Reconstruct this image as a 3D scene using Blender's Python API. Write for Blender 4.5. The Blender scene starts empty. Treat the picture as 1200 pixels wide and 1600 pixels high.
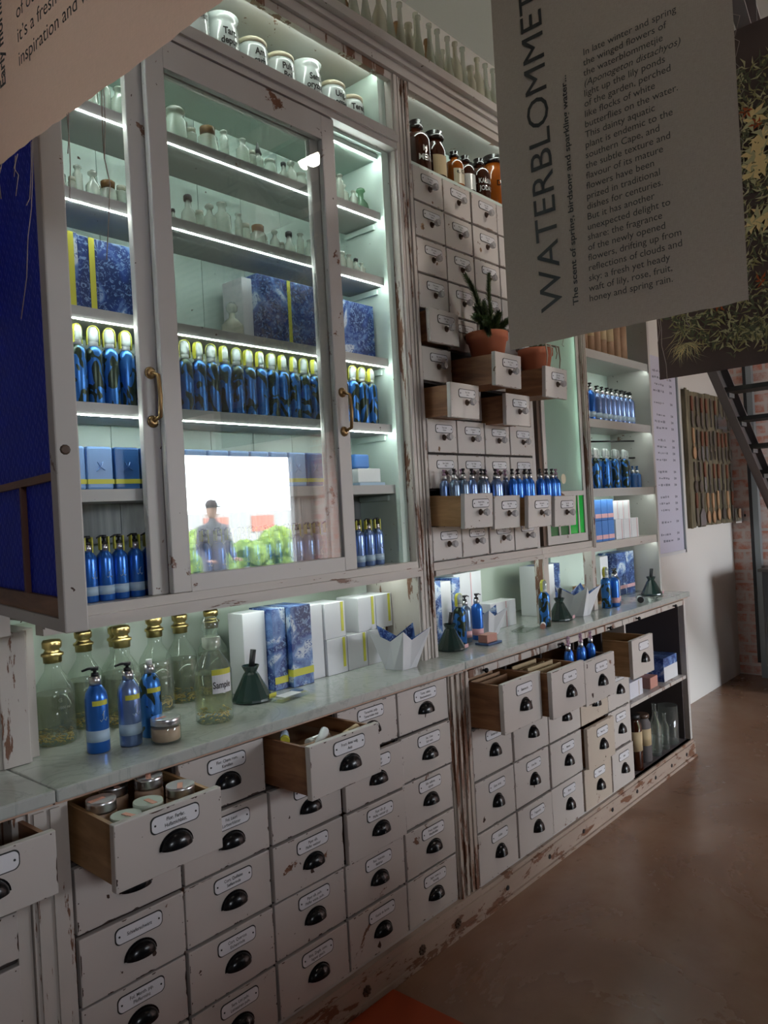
import bpy, bmesh, math, random
from mathutils import Vector, Matrix
random.seed(7)
PI = math.pi
SC = bpy.context.scene
COL = SC.collection

# ------------------------------------------------------------------ camera
F_PX = 1200.0
yaw = math.atan(1061.6 / 1200.0)          # angle between the view direction and the run of cabinets (+X)
roll = math.atan(0.055)
fwd = Vector((math.cos(yaw), math.sin(yaw), 0))
hor = Vector((math.sin(yaw), -math.cos(yaw), 0))
up0 = Vector((0, 0, 1))
right = math.cos(roll) * hor - math.sin(roll) * up0
down = -math.cos(roll) * up0 - math.sin(roll) * hor
cam = bpy.data.cameras.new('camera')
cam.sensor_fit = 'VERTICAL'
cam.sensor_height = 36.0
cam.lens = F_PX / 1600.0 * 36.0
cam.clip_start = 0.05
cam.clip_end = 200
camo = bpy.data.objects.new('camera', cam)
COL.objects.link(camo)
camo.matrix_world = Matrix(((right.x, -down.x, -fwd.x, 0), (right.y, -down.y, -fwd.y, 0), (right.z, -down.z, -fwd.z, 1.5), (0, 0, 0, 1)))
SC.camera = camo

# ------------------------------------------------------------------ view, world, lights
SC.view_settings.view_transform = 'Standard'
SC.view_settings.look = 'None'
SC.view_settings.exposure = 0.0
SC.view_settings.gamma = 1.0
SC.view_settings.use_curve_mapping = False
try:
    SC.cycles.max_bounces = 10
    SC.cycles.transparent_max_bounces = 24
    SC.cycles.caustics_reflective = False
    SC.cycles.caustics_refractive = False
    SC.cycles.sample_clamp_indirect = 4.0
except Exception:
    pass
W = bpy.data.worlds.new('world')
SC.world = W
W.use_nodes = True
bgn = W.node_tree.nodes['Background']
bgn.inputs[0].default_value = (0.86, 0.92, 1.0, 1)
bgn.inputs[1].default_value = 22.0


def area_light(name, loc, rot, sx, sy, power, color, portal=False):
    l = bpy.data.lights.new(name, 'AREA')
    l.shape = 'RECTANGLE'
    l.size = sx
    l.size_y = sy
    l.energy = power
    l.color = color
    if portal:
        l.cycles.is_portal = True
    o = bpy.data.objects.new(name, l)
    o.location = loc
    o.rotation_euler = rot
    COL.objects.link(o)
    return o


# the mirrored shop-front opening and an added high window (daylight portals, facing +Y into the room)
area_light('daylight_portal', (5.3, -3.48, 1.17), (-PI / 2, 0, PI), 2.3, 2.3, 1, (1, 1, 1), True)
area_light('daylight_portal', (-0.5, -3.48, 2.35), (-PI / 2, 0, PI), 1.0, 0.7, 1, (1, 1, 1), True)


# ------------------------------------------------------------------ materials
def new_mat(name):
    m = bpy.data.materials.new(name)
    m.use_nodes = True
    nt = m.node_tree
    return m, nt, nt.nodes['Principled BSDF']


def simple(name, col, rough=0.5, metal=0.0, emis=None, es=0.0, spec=None, coat=0.0):
    m, nt, b = new_mat(name)
    b.inputs['Base Color'].default_value = (*col, 1)
    b.inputs['Roughness'].default_value = rough
    b.inputs['Metallic'].default_value = metal
    if spec is not None:
        b.inputs['Specular IOR Level'].default_value = spec
    if coat:
        b.inputs['Coat Weight'].default_value = coat
    if emis:
        b.inputs['Emission Color'].default_value = (*emis, 1)
        b.inputs['Emission Strength'].default_value = es
    return m


def coords(nt, scale=(1, 1, 1), rnd=True):
    n = nt.nodes
    tc = n.new('ShaderNodeTexCoord')
    mp = n.new('ShaderNodeMapping')
    mp.inputs['Scale'].default_value = scale
    if rnd:
        oi = n.new('ShaderNodeObjectInfo')
        mu = n.new('ShaderNodeVectorMath')
        mu.operation = 'MULTIPLY_ADD'
        nt.links.new(oi.outputs['Random'], mu.inputs[0])
        mu.inputs[1].default_value = (17.0, 31.0, 23.0)
        nt.links.new(tc.outputs['Object'], mu.inputs[2])
        nt.links.new(mu.outputs[0], mp.inputs['Vector'])
    else:
        nt.links.new(tc.outputs['Object'], mp.inputs['Vector'])
    return mp.outputs['Vector']


def noise(nt, vec, scale, detail=4, rough=0.6, dist=0.0):
    n = nt.nodes.new('ShaderNodeTexNoise')
    n.inputs['Scale'].default_value = scale
    n.inputs['Detail'].default_value = detail
    n.inputs['Roughness'].default_value = rough
    n.inputs['Distortion'].default_value = dist
    nt.links.new(vec, n.inputs['Vector'])
    return n.outputs['Fac']


def ramp(nt, fac, stops):
    r = nt.nodes.new('ShaderNodeValToRGB')
    el = r.color_ramp.elements
    while len(el) < len(stops):
        el.new(0.5)
    for e, (p, c) in zip(el, stops):
        e.position = p
        e.color = (*c, 1) if len(c) == 3 else c
    nt.links.new(fac, r.inputs['Fac'])
    return r.outputs['Color']


def mix(nt, fac, a, b):
    m = nt.nodes.new('ShaderNodeMix')
    m.data_type = 'RGBA'
    for s, v in ((m.inputs['Factor'], fac), (m.inputs['A'], a), (m.inputs['B'], b)):
        if isinstance(v, (int, float)):
            s.default_value = v
        elif isinstance(v, tuple):
            s.default_value = (*v, 1)
        else:
            nt.links.new(v, s)
    return m.outputs['Result']


def bump(nt, b, h, strength=0.2, dist=0.002):
    bp = nt.nodes.new('ShaderNodeBump')
    bp.inputs['Strength'].default_value = strength
    bp.inputs['Distance'].default_value = dist
    nt.links.new(h, bp.inputs['Height'])
    nt.links.new(bp.outputs[0], b.inputs['Normal'])


BLK = (0, 0, 0)
WHT = (1, 1, 1)


def paint(name, col, col2, wear=0.3, stretch=(1, 1, 1), wood=(0.11, 0.05, 0.028), scale=7.0, rough=0.42):
    """old oil paint, chipped through to the wood; wear 0..1"""
    m, nt, b = new_mat(name)
    v = coords(nt, stretch)
    base = mix(nt, noise(nt, v, 2.5, 3), col, col2)
    n1 = noise(nt, v, scale, 9, 0.68, 0.3)
    t = 0.70 - wear * 0.2
    chip = ramp(nt, n1, [(t, BLK), (t + 0.012, WHT)])
    wd = mix(nt, noise(nt, v, 40, 3), wood, tuple(min(1, c * 2.2) for c in wood))
    c1 = mix(nt, chip, base, wd)
    # small dark specks and pin holes
    n2 = noise(nt, v, scale * 7, 3, 0.5)
    sp = ramp(nt, n2, [(0.735, BLK), (0.75, WHT)])
    c2 = mix(nt, sp, c1, tuple(c * 0.5 for c in wood))
    nt.links.new(c2, b.inputs['Base Color'])
    b.inputs['Roughness'].default_value = rough
    inv = nt.nodes.new('ShaderNodeMath')
    inv.operation = 'SUBTRACT'
    inv.inputs[0].default_value = 1.0
    nt.links.new(chip, inv.inputs[1])
    bump(nt, b, inv.outputs[0], 0.5, 0.0015)
    return m


def woodmat(name, c1, c2, stretch=(1, 8, 8), rough=0.5, sc=4):
    m, nt, b = new_mat(name)
    v = coords(nt, stretch)
    f = noise(nt, v, sc, 6, 0.6, 0.6)
    nt.links.new(ramp(nt, f, [(0.3, c1), (0.7, c2)]), b.inputs['Base Color'])
    b.inputs['Roughness'].default_value = rough
    bump(nt, b, f, 0.15, 0.001)
    return m


def thin_glass(name, tint=(0.93, 0.98, 0.95), haze=0.0, hazecol=(0.8, 0.85, 0.78), ior=1.5, refl=1.0, rough=0.0):
    m = bpy.data.materials.new(name)
    m.use_nodes = True
    nt = m.node_tree
    nt.nodes.clear()
    out = nt.nodes.new('ShaderNodeOutputMaterial')
    tr = nt.nodes.new('ShaderNodeBsdfTransparent')
    tr.inputs[0].default_value = (*tint, 1)
    gl = nt.nodes.new('ShaderNodeBsdfGlossy')
    gl.inputs['Roughness'].default_value = rough
    lw = nt.nodes.new('ShaderNodeLayerWeight')       # Schlick reflectance of a thin sheet
    lw.inputs['Blend'].default_value = 0.5
    pw = nt.nodes.new('ShaderNodeMath')
    pw.operation = 'POWER'
    pw.inputs[1].default_value = 5.0
    nt.links.new(lw.outputs['Facing'], pw.inputs[0])
    mu = nt.nodes.new('ShaderNodeMath')
    mu.operation = 'MULTIPLY_ADD'
    mu.use_clamp = True
    mu.inputs[1].default_value = 0.9
    mu.inputs[2].default_value = 0.04 * refl
    nt.links.new(pw.outputs[0], mu.inputs[0])
    first = tr.outputs[0]
    if haze > 0:
        df = nt.nodes.new('ShaderNodeBsdfDiffuse')
        df.inputs[0].default_value = (*hazecol, 1)
        mh = nt.nodes.new('ShaderNodeMixShader')
        mh.inputs[0].default_value = haze
        nt.links.new(tr.outputs[0], mh.inputs[1])
        nt.links.new(df.outputs[0], mh.inputs[2])
        first = mh.outputs[0]
    mx = nt.nodes.new('ShaderNodeMixShader')
    nt.links.new(mu.outputs[0], mx.inputs[0])
    nt.links.new(first, mx.inputs[1])
    nt.links.new(gl.outputs[0], mx.inputs[2])
    nt.links.new(mx.outputs[0], out.inputs[0])
    return m


M = {}
M['paint'] = paint('white_paint', (0.56, 0.53, 0.51), (0.50, 0.47, 0.44), 0.30)
M['paint_drawer'] = paint('drawer_paint', (0.57, 0.525, 0.495), (0.48, 0.435, 0.40), 0.24, scale=5.0)
M['paint_cream'] = paint('cream_drawer_paint', (0.52, 0.44, 0.36), (0.46, 0.39, 0.32), 0.30, scale=6.0)
M['paint_upper'] = paint('small_drawer_paint', (0.60, 0.565, 0.535), (0.54, 0.50, 0.47), 0.18, scale=6.0, wood=(0.25, 0.15, 0.08))
M['paint_worn'] = paint('worn_pilaster_paint', (0.55, 0.51, 0.47), (0.48, 0.43, 0.39), 0.72, (6, 6, 1.0), scale=3.0)
M['paint_rail'] = paint('worn_rail_paint', (0.55, 0.51, 0.47), (0.48, 0.43, 0.39), 0.42, (1.2, 6, 9), scale=4.0)
M['paint_very'] = paint('peeling_paint', (0.52, 0.47, 0.42), (0.42, 0.35, 0.29), 0.95, (7, 7, 0.8), scale=3.0)
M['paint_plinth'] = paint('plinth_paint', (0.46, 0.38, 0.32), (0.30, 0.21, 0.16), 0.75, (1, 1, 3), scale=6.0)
M['mint'] = paint('mint_paint', (0.61, 0.73, 0.665), (0.57, 0.69, 0.625), 0.02, scale=6.0)
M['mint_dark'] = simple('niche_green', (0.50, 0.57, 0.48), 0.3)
M['shelf'] = paint('shelf_paint', (0.52, 0.52, 0.50), (0.42, 0.42, 0.40), 0.12, scale=9.0)
M['greyboard'] = woodmat('grey_board', (0.22, 0.24, 0.24), (0.48, 0.50, 0.50), (9, 9, 1), 0.5, 3)
M['wood_in'] = woodmat('drawer_wood', (0.14, 0.055, 0.022), (0.34, 0.16, 0.07), (1.5, 1, 7), 0.5, 4)
M['wood_light'] = woodmat('drawer_wood_light', (0.28, 0.15, 0.06), (0.50, 0.30, 0.14), (1.5, 1, 7), 0.5, 4)
M['wood_edge'] = woodmat('bare_wood_edge', (0.36, 0.20, 0.13), (0.55, 0.38, 0.28), (2, 8, 8), 0.55, 4)
M['chip'] = simple('bare_brown_chip', (0.05, 0.022, 0.014), 0.8)
M['chip_tan'] = simple('bare_tan_chip', (0.19, 0.11, 0.06), 0.8)
M['dark_in'] = simple('dark_interior', (0.035, 0.025, 0.022), 0.8)
M['shelf_dark'] = simple('shelf_interior', (0.10, 0.085, 0.085), 0.7)
M['black'] = simple('black_metal', (0.006, 0.006, 0.007), 0.22, 0.0, spec=0.35)
M['black_matte'] = simple('black_plastic', (0.012, 0.012, 0.014), 0.45)
M['enamel'] = simple('enamel_plate', (0.74, 0.74, 0.77), 0.25)
M['ink'] = simple('black_ink', (0.02, 0.02, 0.02), 0.5)
M['brass'] = simple('old_brass', (0.35, 0.22, 0.10), 0.38, 0.9)
M['brown_plate'] = simple('brown_backplate', (0.10, 0.06, 0.04), 0.4)
M['knob_glass'] = thin_glass('knob_glass', (0.8, 0.8, 0.82), 0.45, (0.75, 0.74, 0.74))
M['pane'] = thin_glass('door_pane', (0.975, 0.99, 0.985), 0.0, refl=2.3)
M['vial'] = thin_glass('vial_glass', (0.84, 0.88, 0.84), 0.30, (0.86, 0.88, 0.78), refl=1.8)
M['vial_dusty'] = thin_glass('dusty_glass', (0.80, 0.80, 0.72), 0.45, (0.86, 0.84, 0.70))
M['vial_brown'] = thin_glass('stained_glass_bottle', (0.45, 0.28, 0.14), 0.5, (0.34, 0.20, 0.09))
M['vial_green'] = thin_glass('green_glass', (0.35, 0.55, 0.38), 0.35, (0.30, 0.48, 0.33))
M['clear'] = thin_glass('clear_glass', (0.88, 0.92, 0.88), 0.07, (0.8, 0.85, 0.8), refl=1.4)
M['liquid'] = thin_glass('herbal_liquid', (0.80, 0.80, 0.72), 0.16, (0.36, 0.36, 0.28))
M['liquid_pale'] = thin_glass('pale_liquid', (0.88, 0.88, 0.72), 0.12, (0.6, 0.62, 0.42))
M['gold'] = simple('gold_foil', (0.62, 0.47, 0.20), 0.28, 1.0)
M['silver'] = simple('silver_lid', (0.70, 0.70, 0.72), 0.28, 1.0)
M['chrome'] = simple('chrome', (0.8, 0.8, 0.82), 0.12, 1.0)
M['white_plastic'] = simple('white_plastic', (0.75, 0.78, 0.78), 0.35)
M['clear_cap'] = thin_glass('clear_cap', (0.85, 0.9, 0.9), 0.35, (0.85, 0.9, 0.9), refl=2.0)
M['yellow'] = simple('yellow_band', (0.60, 0.58, 0.06), 0.5)
M['pink'] = simple('pink_band', (0.72, 0.42, 0.44), 0.5)
M['peach'] = simple('peach_tape', (0.75, 0.36, 0.26), 0.5)
M['cream'] = simple('cream_in_jar', (0.55, 0.36, 0.25), 0.4)
M['white_card'] = simple('white_card', (0.70, 0.70, 0.72), 0.55)
M['lilac_card'] = simple('inside_card', (0.62, 0.62, 0.68), 0.55)
M['blue_tin'] = simple('pale_blue_tin', (0.20, 0.38, 0.72), 0.35)
M['blue_tin_dark'] = simple('dark_blue_tin', (0.03, 0.12, 0.34), 0.35)
M['blue_card'] = simple('blue_card', (0.06, 0.20, 0.55), 0.5)
M['blue_metal'] = simple('blue_aluminium', (0.03, 0.17, 0.62), 0.30, 0.6, coat=0.3)
M['pale_metal'] = simple('pale_blue_aluminium', (0.22, 0.33, 0.62), 0.30, 0.8, coat=0.2)
M['grey_metal'] = simple('grey_blue_aluminium', (0.20, 0.27, 0.38), 0.32, 0.8)
M['label_pale'] = simple('pale_label', (0.45, 0.60, 0.74), 0.5)
M['porcelain'] = simple('porcelain', (0.60, 0.66, 0.64), 0.15, coat=0.5)
M['porcelain_lid'] = simple('cream_lid', (0.62, 0.56, 0.40), 0.3)
M['amber'] = simple('amber_glass', (0.035, 0.008, 0.003), 0.10, coat=0.3)
M['amber_light'] = simple('amber_glass_light', (0.30, 0.075, 0.008), 0.10, coat=0.3)
M['amber_cap'] = simple('dark_stopper', (0.012, 0.008, 0.008), 0.15, coat=0.2)
M['paper_tan'] = simple('tan_paper_label', (0.50, 0.38, 0.22), 0.7)
M['kraft'] = woodmat('kraft_tube', (0.24, 0.13, 0.07), (0.42, 0.26, 0.15), (1, 1, 1), 0.6, 5)
M['funnel'] = simple('dark_green_ceramic', (0.012, 0.035, 0.030), 0.25, coat=0.5)
M['stone_blue'] = simple('slate_blue_card', (0.05, 0.10, 0.22), 0.5)
M['soap'] = simple('terracotta_soap', (0.48, 0.23, 0.18), 0.6)
M['terracotta'] = simple('terracotta', (0.42, 0.12, 0.055), 0.75)
M['soil'] = simple('soil', (0.03, 0.02, 0.014), 0.95)
M['leaf'] = simple('succulent_leaf', (0.07, 0.11, 0.045), 0.5)
M['leaf2'] = simple('pale_leaf', (0.17, 0.21, 0.09), 0.5)
M['root'] = simple('pale_root', (0.45, 0.38, 0.30), 0.7)
M['steel'] = simple('painted_steel', (0.17, 0.145, 0.14), 0.5, 0.1)
M['steel_light'] = simple('galvanised_steel', (0.25, 0.28, 0.29), 0.45, 0.4)
M['tread'] = simple('dark_tread', (0.05, 0.05, 0.045), 0.6)
M['straw'] = simple('straw', (0.85, 0.60, 0.20), 0.5)
M['thread'] = simple('linen_thread', (0.34, 0.27, 0.23), 0.9)
M['led'] = simple('led_strip', (1, 1, 1), 0.4, emis=(0.86, 1.0, 0.94), es=58.0)
M['led_soft'] = simple('led_strip_soft', (1, 1, 1), 0.4, emis=(0.86, 1.0, 0.93), es=20.0)
M['led_added'] = simple('led_strip_added', (1, 1, 1), 0.4, emis=(0.9, 1.0, 0.88), es=16.0)
M['lamp_on'] = simple('lamp_face', (1, 1, 1), 0.4, emis=(1.0, 0.86, 0.66), es=30.0)
M['wall_white'] = simple('white_wall', (0.72, 0.69, 0.65), 0.8)
M['ceiling'] = simple('grey_ceiling', (0.36, 0.35, 0.32), 0.9)
M['orange'] = simple('orange_mat', (0.36, 0.055, 0.012), 0.8)
M['hedge'] = woodmat('hedge_leaves', (0.008, 0.02, 0.004), (0.20, 0.30, 0.05), (1, 1, 1), 0.8, 9)
M['table'] = simple('dark_table', (0.035, 0.038, 0.042), 0.35)
M['table_top'] = simple('table_top', (0.07, 0.06, 0.055), 0.4)
M['menu'] = simple('menu_board', (0.58, 0.57, 0.68), 0.35)
M['menu_ink'] = simple('menu_ink', (0.22, 0.22, 0.28), 0.6)
M['iron'] = simple('worn_cutlery', (0.20, 0.17, 0.15), 0.4, 0.7)
M['bright_iron'] = simple('bright_cutlery', (0.55, 0.57, 0.6), 0.25, 0.9)
M['rust'] = simple('brown_handle', (0.16, 0.055, 0.03), 0.6)
M['spoonwood'] = simple('wooden_spoon', (0.42, 0.24, 0.13), 0.6)
M['oldboard'] = woodmat('weathered_board', (0.05, 0.042, 0.028), (0.24, 0.20, 0.12), (8, 8, 1), 0.8, 3)
M['skin'] = simple('skin', (0.35, 0.22, 0.16), 0.6)
M['cloth_grey'] = simple('grey_clothing', (0.10, 0.10, 0.11), 0.9)
M['cap_dark'] = simple('dark_cap', (0.05, 0.04, 0.04), 0.8)
M['pave'] = simple('outdoor_paving', (0.45, 0.43, 0.40), 0.9)
M['white_frame'] = simple('white_frame', (0.65, 0.65, 0.65), 0.5)
M['facade'] = simple('pale_facade', (0.75, 0.74, 0.72), 0.8)
M['roof_red'] = simple('red_brick_panels', (0.40, 0.16, 0.12), 0.8)
M['green_glass'] = simple('bright_green_glass', (0.02, 0.50, 0.07), 0.12, emis=None, coat=0.5)
M['green_glass_dark'] = simple('green_glass_pane', (0.02, 0.15, 0.045), 0.15, coat=0.5)
M['teal'] = simple('teal_tin', (0.0, 0.12, 0.14), 0.35)
M['rose_plastic'] = thin_glass('rose_pump_cap', (0.75, 0.55, 0.68), 0.5, (0.62, 0.42, 0.55), refl=1.5)


def leafprint():
    m, nt, b = new_mat('blue_bottle_leaf_print')
    v = coords(nt, (1, 1, 0.55))
    f = noise(nt, v, 30, 1, 0.4, 1.5)
    mask = ramp(nt, f, [(0.505, BLK), (0.52, WHT)])
    f2 = noise(nt, v, 60, 2)
    leafc = mix(nt, f2, (0.010, 0.02, 0.03), (0.06, 0.085, 0.04))
    c = mix(nt, mask, (0.045, 0.20, 0.58), leafc)
    nt.links.new(c, b.inputs['Base Color'])
    b.inputs['Metallic'].default_value = 0.55
    b.inputs['Roughness'].default_value = 0.32
    return m


M['leafprint'] = leafprint()


def delft(name, dark=1.0):
    m, nt, b = new_mat(name)
    v = coords(nt, (1, 1, 1))
    big = noise(nt, v, 6, 2, 0.5, 2.0)
    fine = noise(nt, v, 55, 4, 0.7, 2.0)
    a = ramp(nt, big, [(0.36, (0.58, 0.66, 0.74)), (0.41, (0.16, 0.28, 0.55)), (0.48, (0.02, 0.055, 0.24)), (0.60, (0.012, 0.03, 0.13))])
    msk = ramp(nt, fine, [(0.52, BLK), (0.60, WHT)])
    inv = ramp(nt, big, [(0.39, (0.04, 0.10, 0.34)), (0.50, (0.22, 0.34, 0.56))])
    c = mix(nt, msk, a, inv)
    nt.links.new(c, b.inputs['Base Color'])
    b.inputs['Roughness'].default_value = 0.35
    return m


M['delft'] = delft('delft_print')


def marble():
    m, nt, b = new_mat('marble')
    v = coords(nt, (1, 1, 1), False)
    f = noise(nt, v, 3.5, 8, 0.62, 1.8)
    c = ramp(nt, f, [(0.3, (0.38, 0.40, 0.375)), (0.47, (0.44, 0.46, 0.43)), (0.50, (0.36, 0.385, 0.36)), (0.54, (0.45, 0.465, 0.44)), (0.75, (0.40, 0.42, 0.395))])
    nt.links.new(c, b.inputs['Base Color'])
    b.inputs['Roughness'].default_value = 0.16
    b.inputs['Coat Weight'].default_value = 0.3
    return m


M['marble'] = marble()


def concrete():
    m, nt, b = new_mat('polished_concrete')
    v = coords(nt, (1, 1, 1), False)
    f = noise(nt, v, 1.3, 9, 0.65, 0.5)
    c = ramp(nt, f, [(0.3, (0.17, 0.083, 0.045)), (0.5, (0.24, 0.135, 0.085)), (0.7, (0.29, 0.185, 0.125))])
    f2 = noise(nt, v, 16, 5, 0.7)
    c2 = mix(nt, ramp(nt, f2, [(0.62, BLK), (0.75, WHT)]), c, (0.14, 0.075, 0.045))
    nt.links.new(c2, b.inputs['Base Color'])
    nt.links.new(ramp(nt, f, [(0.3, (0.32,) * 3), (0.7, (0.2,) * 3)]), b.inputs['Roughness'])
    return m


M['floor'] = concrete()


def brick():
    m, nt, b = new_mat('brick_wall')
    tc = nt.nodes.new('ShaderNodeTexCoord')
    sep = nt.nodes.new('ShaderNodeSeparateXYZ')
    cmb = nt.nodes.new('ShaderNodeCombineXYZ')
    nt.links.new(tc.outputs['Object'], sep.inputs[0])
    nt.links.new(sep.outputs['Y'], cmb.inputs['X'])
    nt.links.new(sep.outputs['Z'], cmb.inputs['Y'])
    br = nt.nodes.new('ShaderNodeTexBrick')
    br.inputs['Scale'].default_value = 1.0
    br.inputs['Brick Width'].default_value = 0.22
    br.inputs['Row Height'].default_value = 0.085
    br.inputs['Mortar Size'].default_value = 0.012
    br.inputs['Color1'].default_value = (0.66, 0.24, 0.15, 1)
    br.inputs['Color2'].default_value = (0.55, 0.27, 0.21, 1)
    br.inputs['Mortar'].default_value = (0.66, 0.57, 0.53, 1)
    nt.links.new(cmb.outputs[0], br.inputs['Vector'])
    f = noise(nt, tc.outputs['Object'], 9, 6, 0.7)
    c = mix(nt, ramp(nt, f, [(0.40, BLK), (0.60, WHT)]), br.outputs['Color'], (0.72, 0.62, 0.58))
    nt.links.new(c, b.inputs['Base Color'])
    b.inputs['Roughness'].default_value = 0.85
    return m


M['brick'] = brick()


def linen(name, c1, c2, through=0.3):
    m, nt, b = new_mat(name)
    v1 = coords(nt, (1, 700, 60), False)
    v2 = coords(nt, (1, 60, 700), False)
    f = nt.nodes.new('ShaderNodeMath')
    f.operation = 'ADD'
    nt.links.new(noise(nt, v1, 1, 2), f.inputs[0])
    nt.links.new(noise(nt, v2, 1, 2), f.inputs[1])
    h = nt.nodes.new('ShaderNodeMath')
    h.operation = 'MULTIPLY'
    h.inputs[1].default_value = 0.5
    nt.links.new(f.outputs[0], h.inputs[0])
    nt.links.new(ramp(nt, h.outputs[0], [(0.35, c1), (0.65, c2)]), b.inputs['Base Color'])
    b.inputs['Roughness'].default_value = 0.95
    b.inputs['Specular IOR Level'].default_value = 0.1
    # linen lets some light through
    out = [n for n in nt.nodes if n.type == 'OUTPUT_MATERIAL'][0]
    tl = nt.nodes.new('ShaderNodeBsdfTranslucent')
    tl.inputs[0].default_value = (*c2, 1)
    mx = nt.nodes.new('ShaderNodeMixShader')
    mx.inputs[0].default_value = through
    nt.links.new(b.outputs[0], mx.inputs[1])
    nt.links.new(tl.outputs[0], mx.inputs[2])
    nt.links.new(mx.outputs[0], out.inputs[0])
    return m


M['linen'] = linen('grey_linen', (0.30, 0.255, 0.22), (0.40, 0.345, 0.30))
M['linen_pink'] = linen('rosy_linen', (0.74, 0.54, 0.42), (0.92, 0.69, 0.56), 0.6)


def bluepattern():
    m, nt, b = new_mat('blue_patterned_glass')
    tc = nt.nodes.new('ShaderNodeTexCoord')
    sep = nt.nodes.new('ShaderNodeSeparateXYZ')
    nt.links.new(tc.outputs['Object'], sep.inputs[0])

    def wavepart(src, freq):
        a = nt.nodes.new('ShaderNodeMath')
        a.operation = 'MULTIPLY'
        a.inputs[1].default_value = freq
        nt.links.new(src, a.inputs[0])
        p = nt.nodes.new('ShaderNodeMath')
        p.operation = 'PINGPONG'
        p.inputs[1].default_value = 1.0
        nt.links.new(a.outputs[0], p.inputs[0])
        return p.outputs[0]
    # local Y = along the door, Z = up : diamond lattice
    s = nt.nodes.new('ShaderNodeMath')
    s.operation = 'ADD'
    nt.links.new(wavepart(sep.outputs['Y'], 52), s.inputs[0])
    nt.links.new(wavepart(sep.outputs['Z'], 44), s.inputs[1])
    fr = nt.nodes.new('ShaderNodeMath')
    fr.operation = 'PINGPONG'
    fr.inputs[1].default_value = 0.5
    nt.links.new(s.outputs[0], fr.inputs[0])
    f2 = noise(nt, tc.outputs['Object'], 30, 3)
    line = ramp(nt, fr.outputs[0], [(0.40, BLK), (0.5, WHT)])
    base = mix(nt, f2, (0.016, 0.040, 0.36), (0.03, 0.075, 0.58))
    c = mix(nt, line, base, (0.16, 0.21, 0.75))
    nt.links.new(c, b.inputs['Base Color'])
    b.inputs['Roughness'].default_value = 0.45
    b.inputs['Specular IOR Level'].default_value = 0.25
    out = [n for n in nt.nodes if n.type == 'OUTPUT_MATERIAL'][0]
    tl = nt.nodes.new('ShaderNodeBsdfTranslucent')
    nt.links.new(c, tl.inputs[0])
    mx = nt.nodes.new('ShaderNodeMixShader')
    mx.inputs[0].default_value = 0.5
    nt.links.new(b.outputs[0], mx.inputs[1])
    nt.links.new(tl.outputs[0], mx.inputs[2])
    nt.links.new(mx.outputs[0], out.inputs[0])
    bump(nt, b, fr.outputs[0], 0.4, 0.002)
    return m


M['blueglass'] = bluepattern()


def ribbed():
    m, nt, b = new_mat('frosted_ribbed_glass')
    v = coords(nt, (1, 1, 1), False)
    f = noise(nt, v, 90, 2)
    b.inputs['Base Color'].default_value = (0.50, 0.62, 0.56, 1)
    b.inputs['Roughness'].default_value = 0.35
    out = [n for n in nt.nodes if n.type == 'OUTPUT_MATERIAL'][0]
    tl = nt.nodes.new('ShaderNodeBsdfTranslucent')
    tl.inputs[0].default_value = (0.75, 0.9, 0.82, 1)
    mx = nt.nodes.new('ShaderNodeMixShader')
    mx.inputs[0].default_value = 0.6
    nt.links.new(b.outputs[0], mx.inputs[1])
    nt.links.new(tl.outputs[0], mx.inputs[2])
    nt.links.new(mx.outputs[0], out.inputs[0])
    bump(nt, b, f, 0.5, 0.003)
    return m


M['frosted'] = ribbed()


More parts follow.
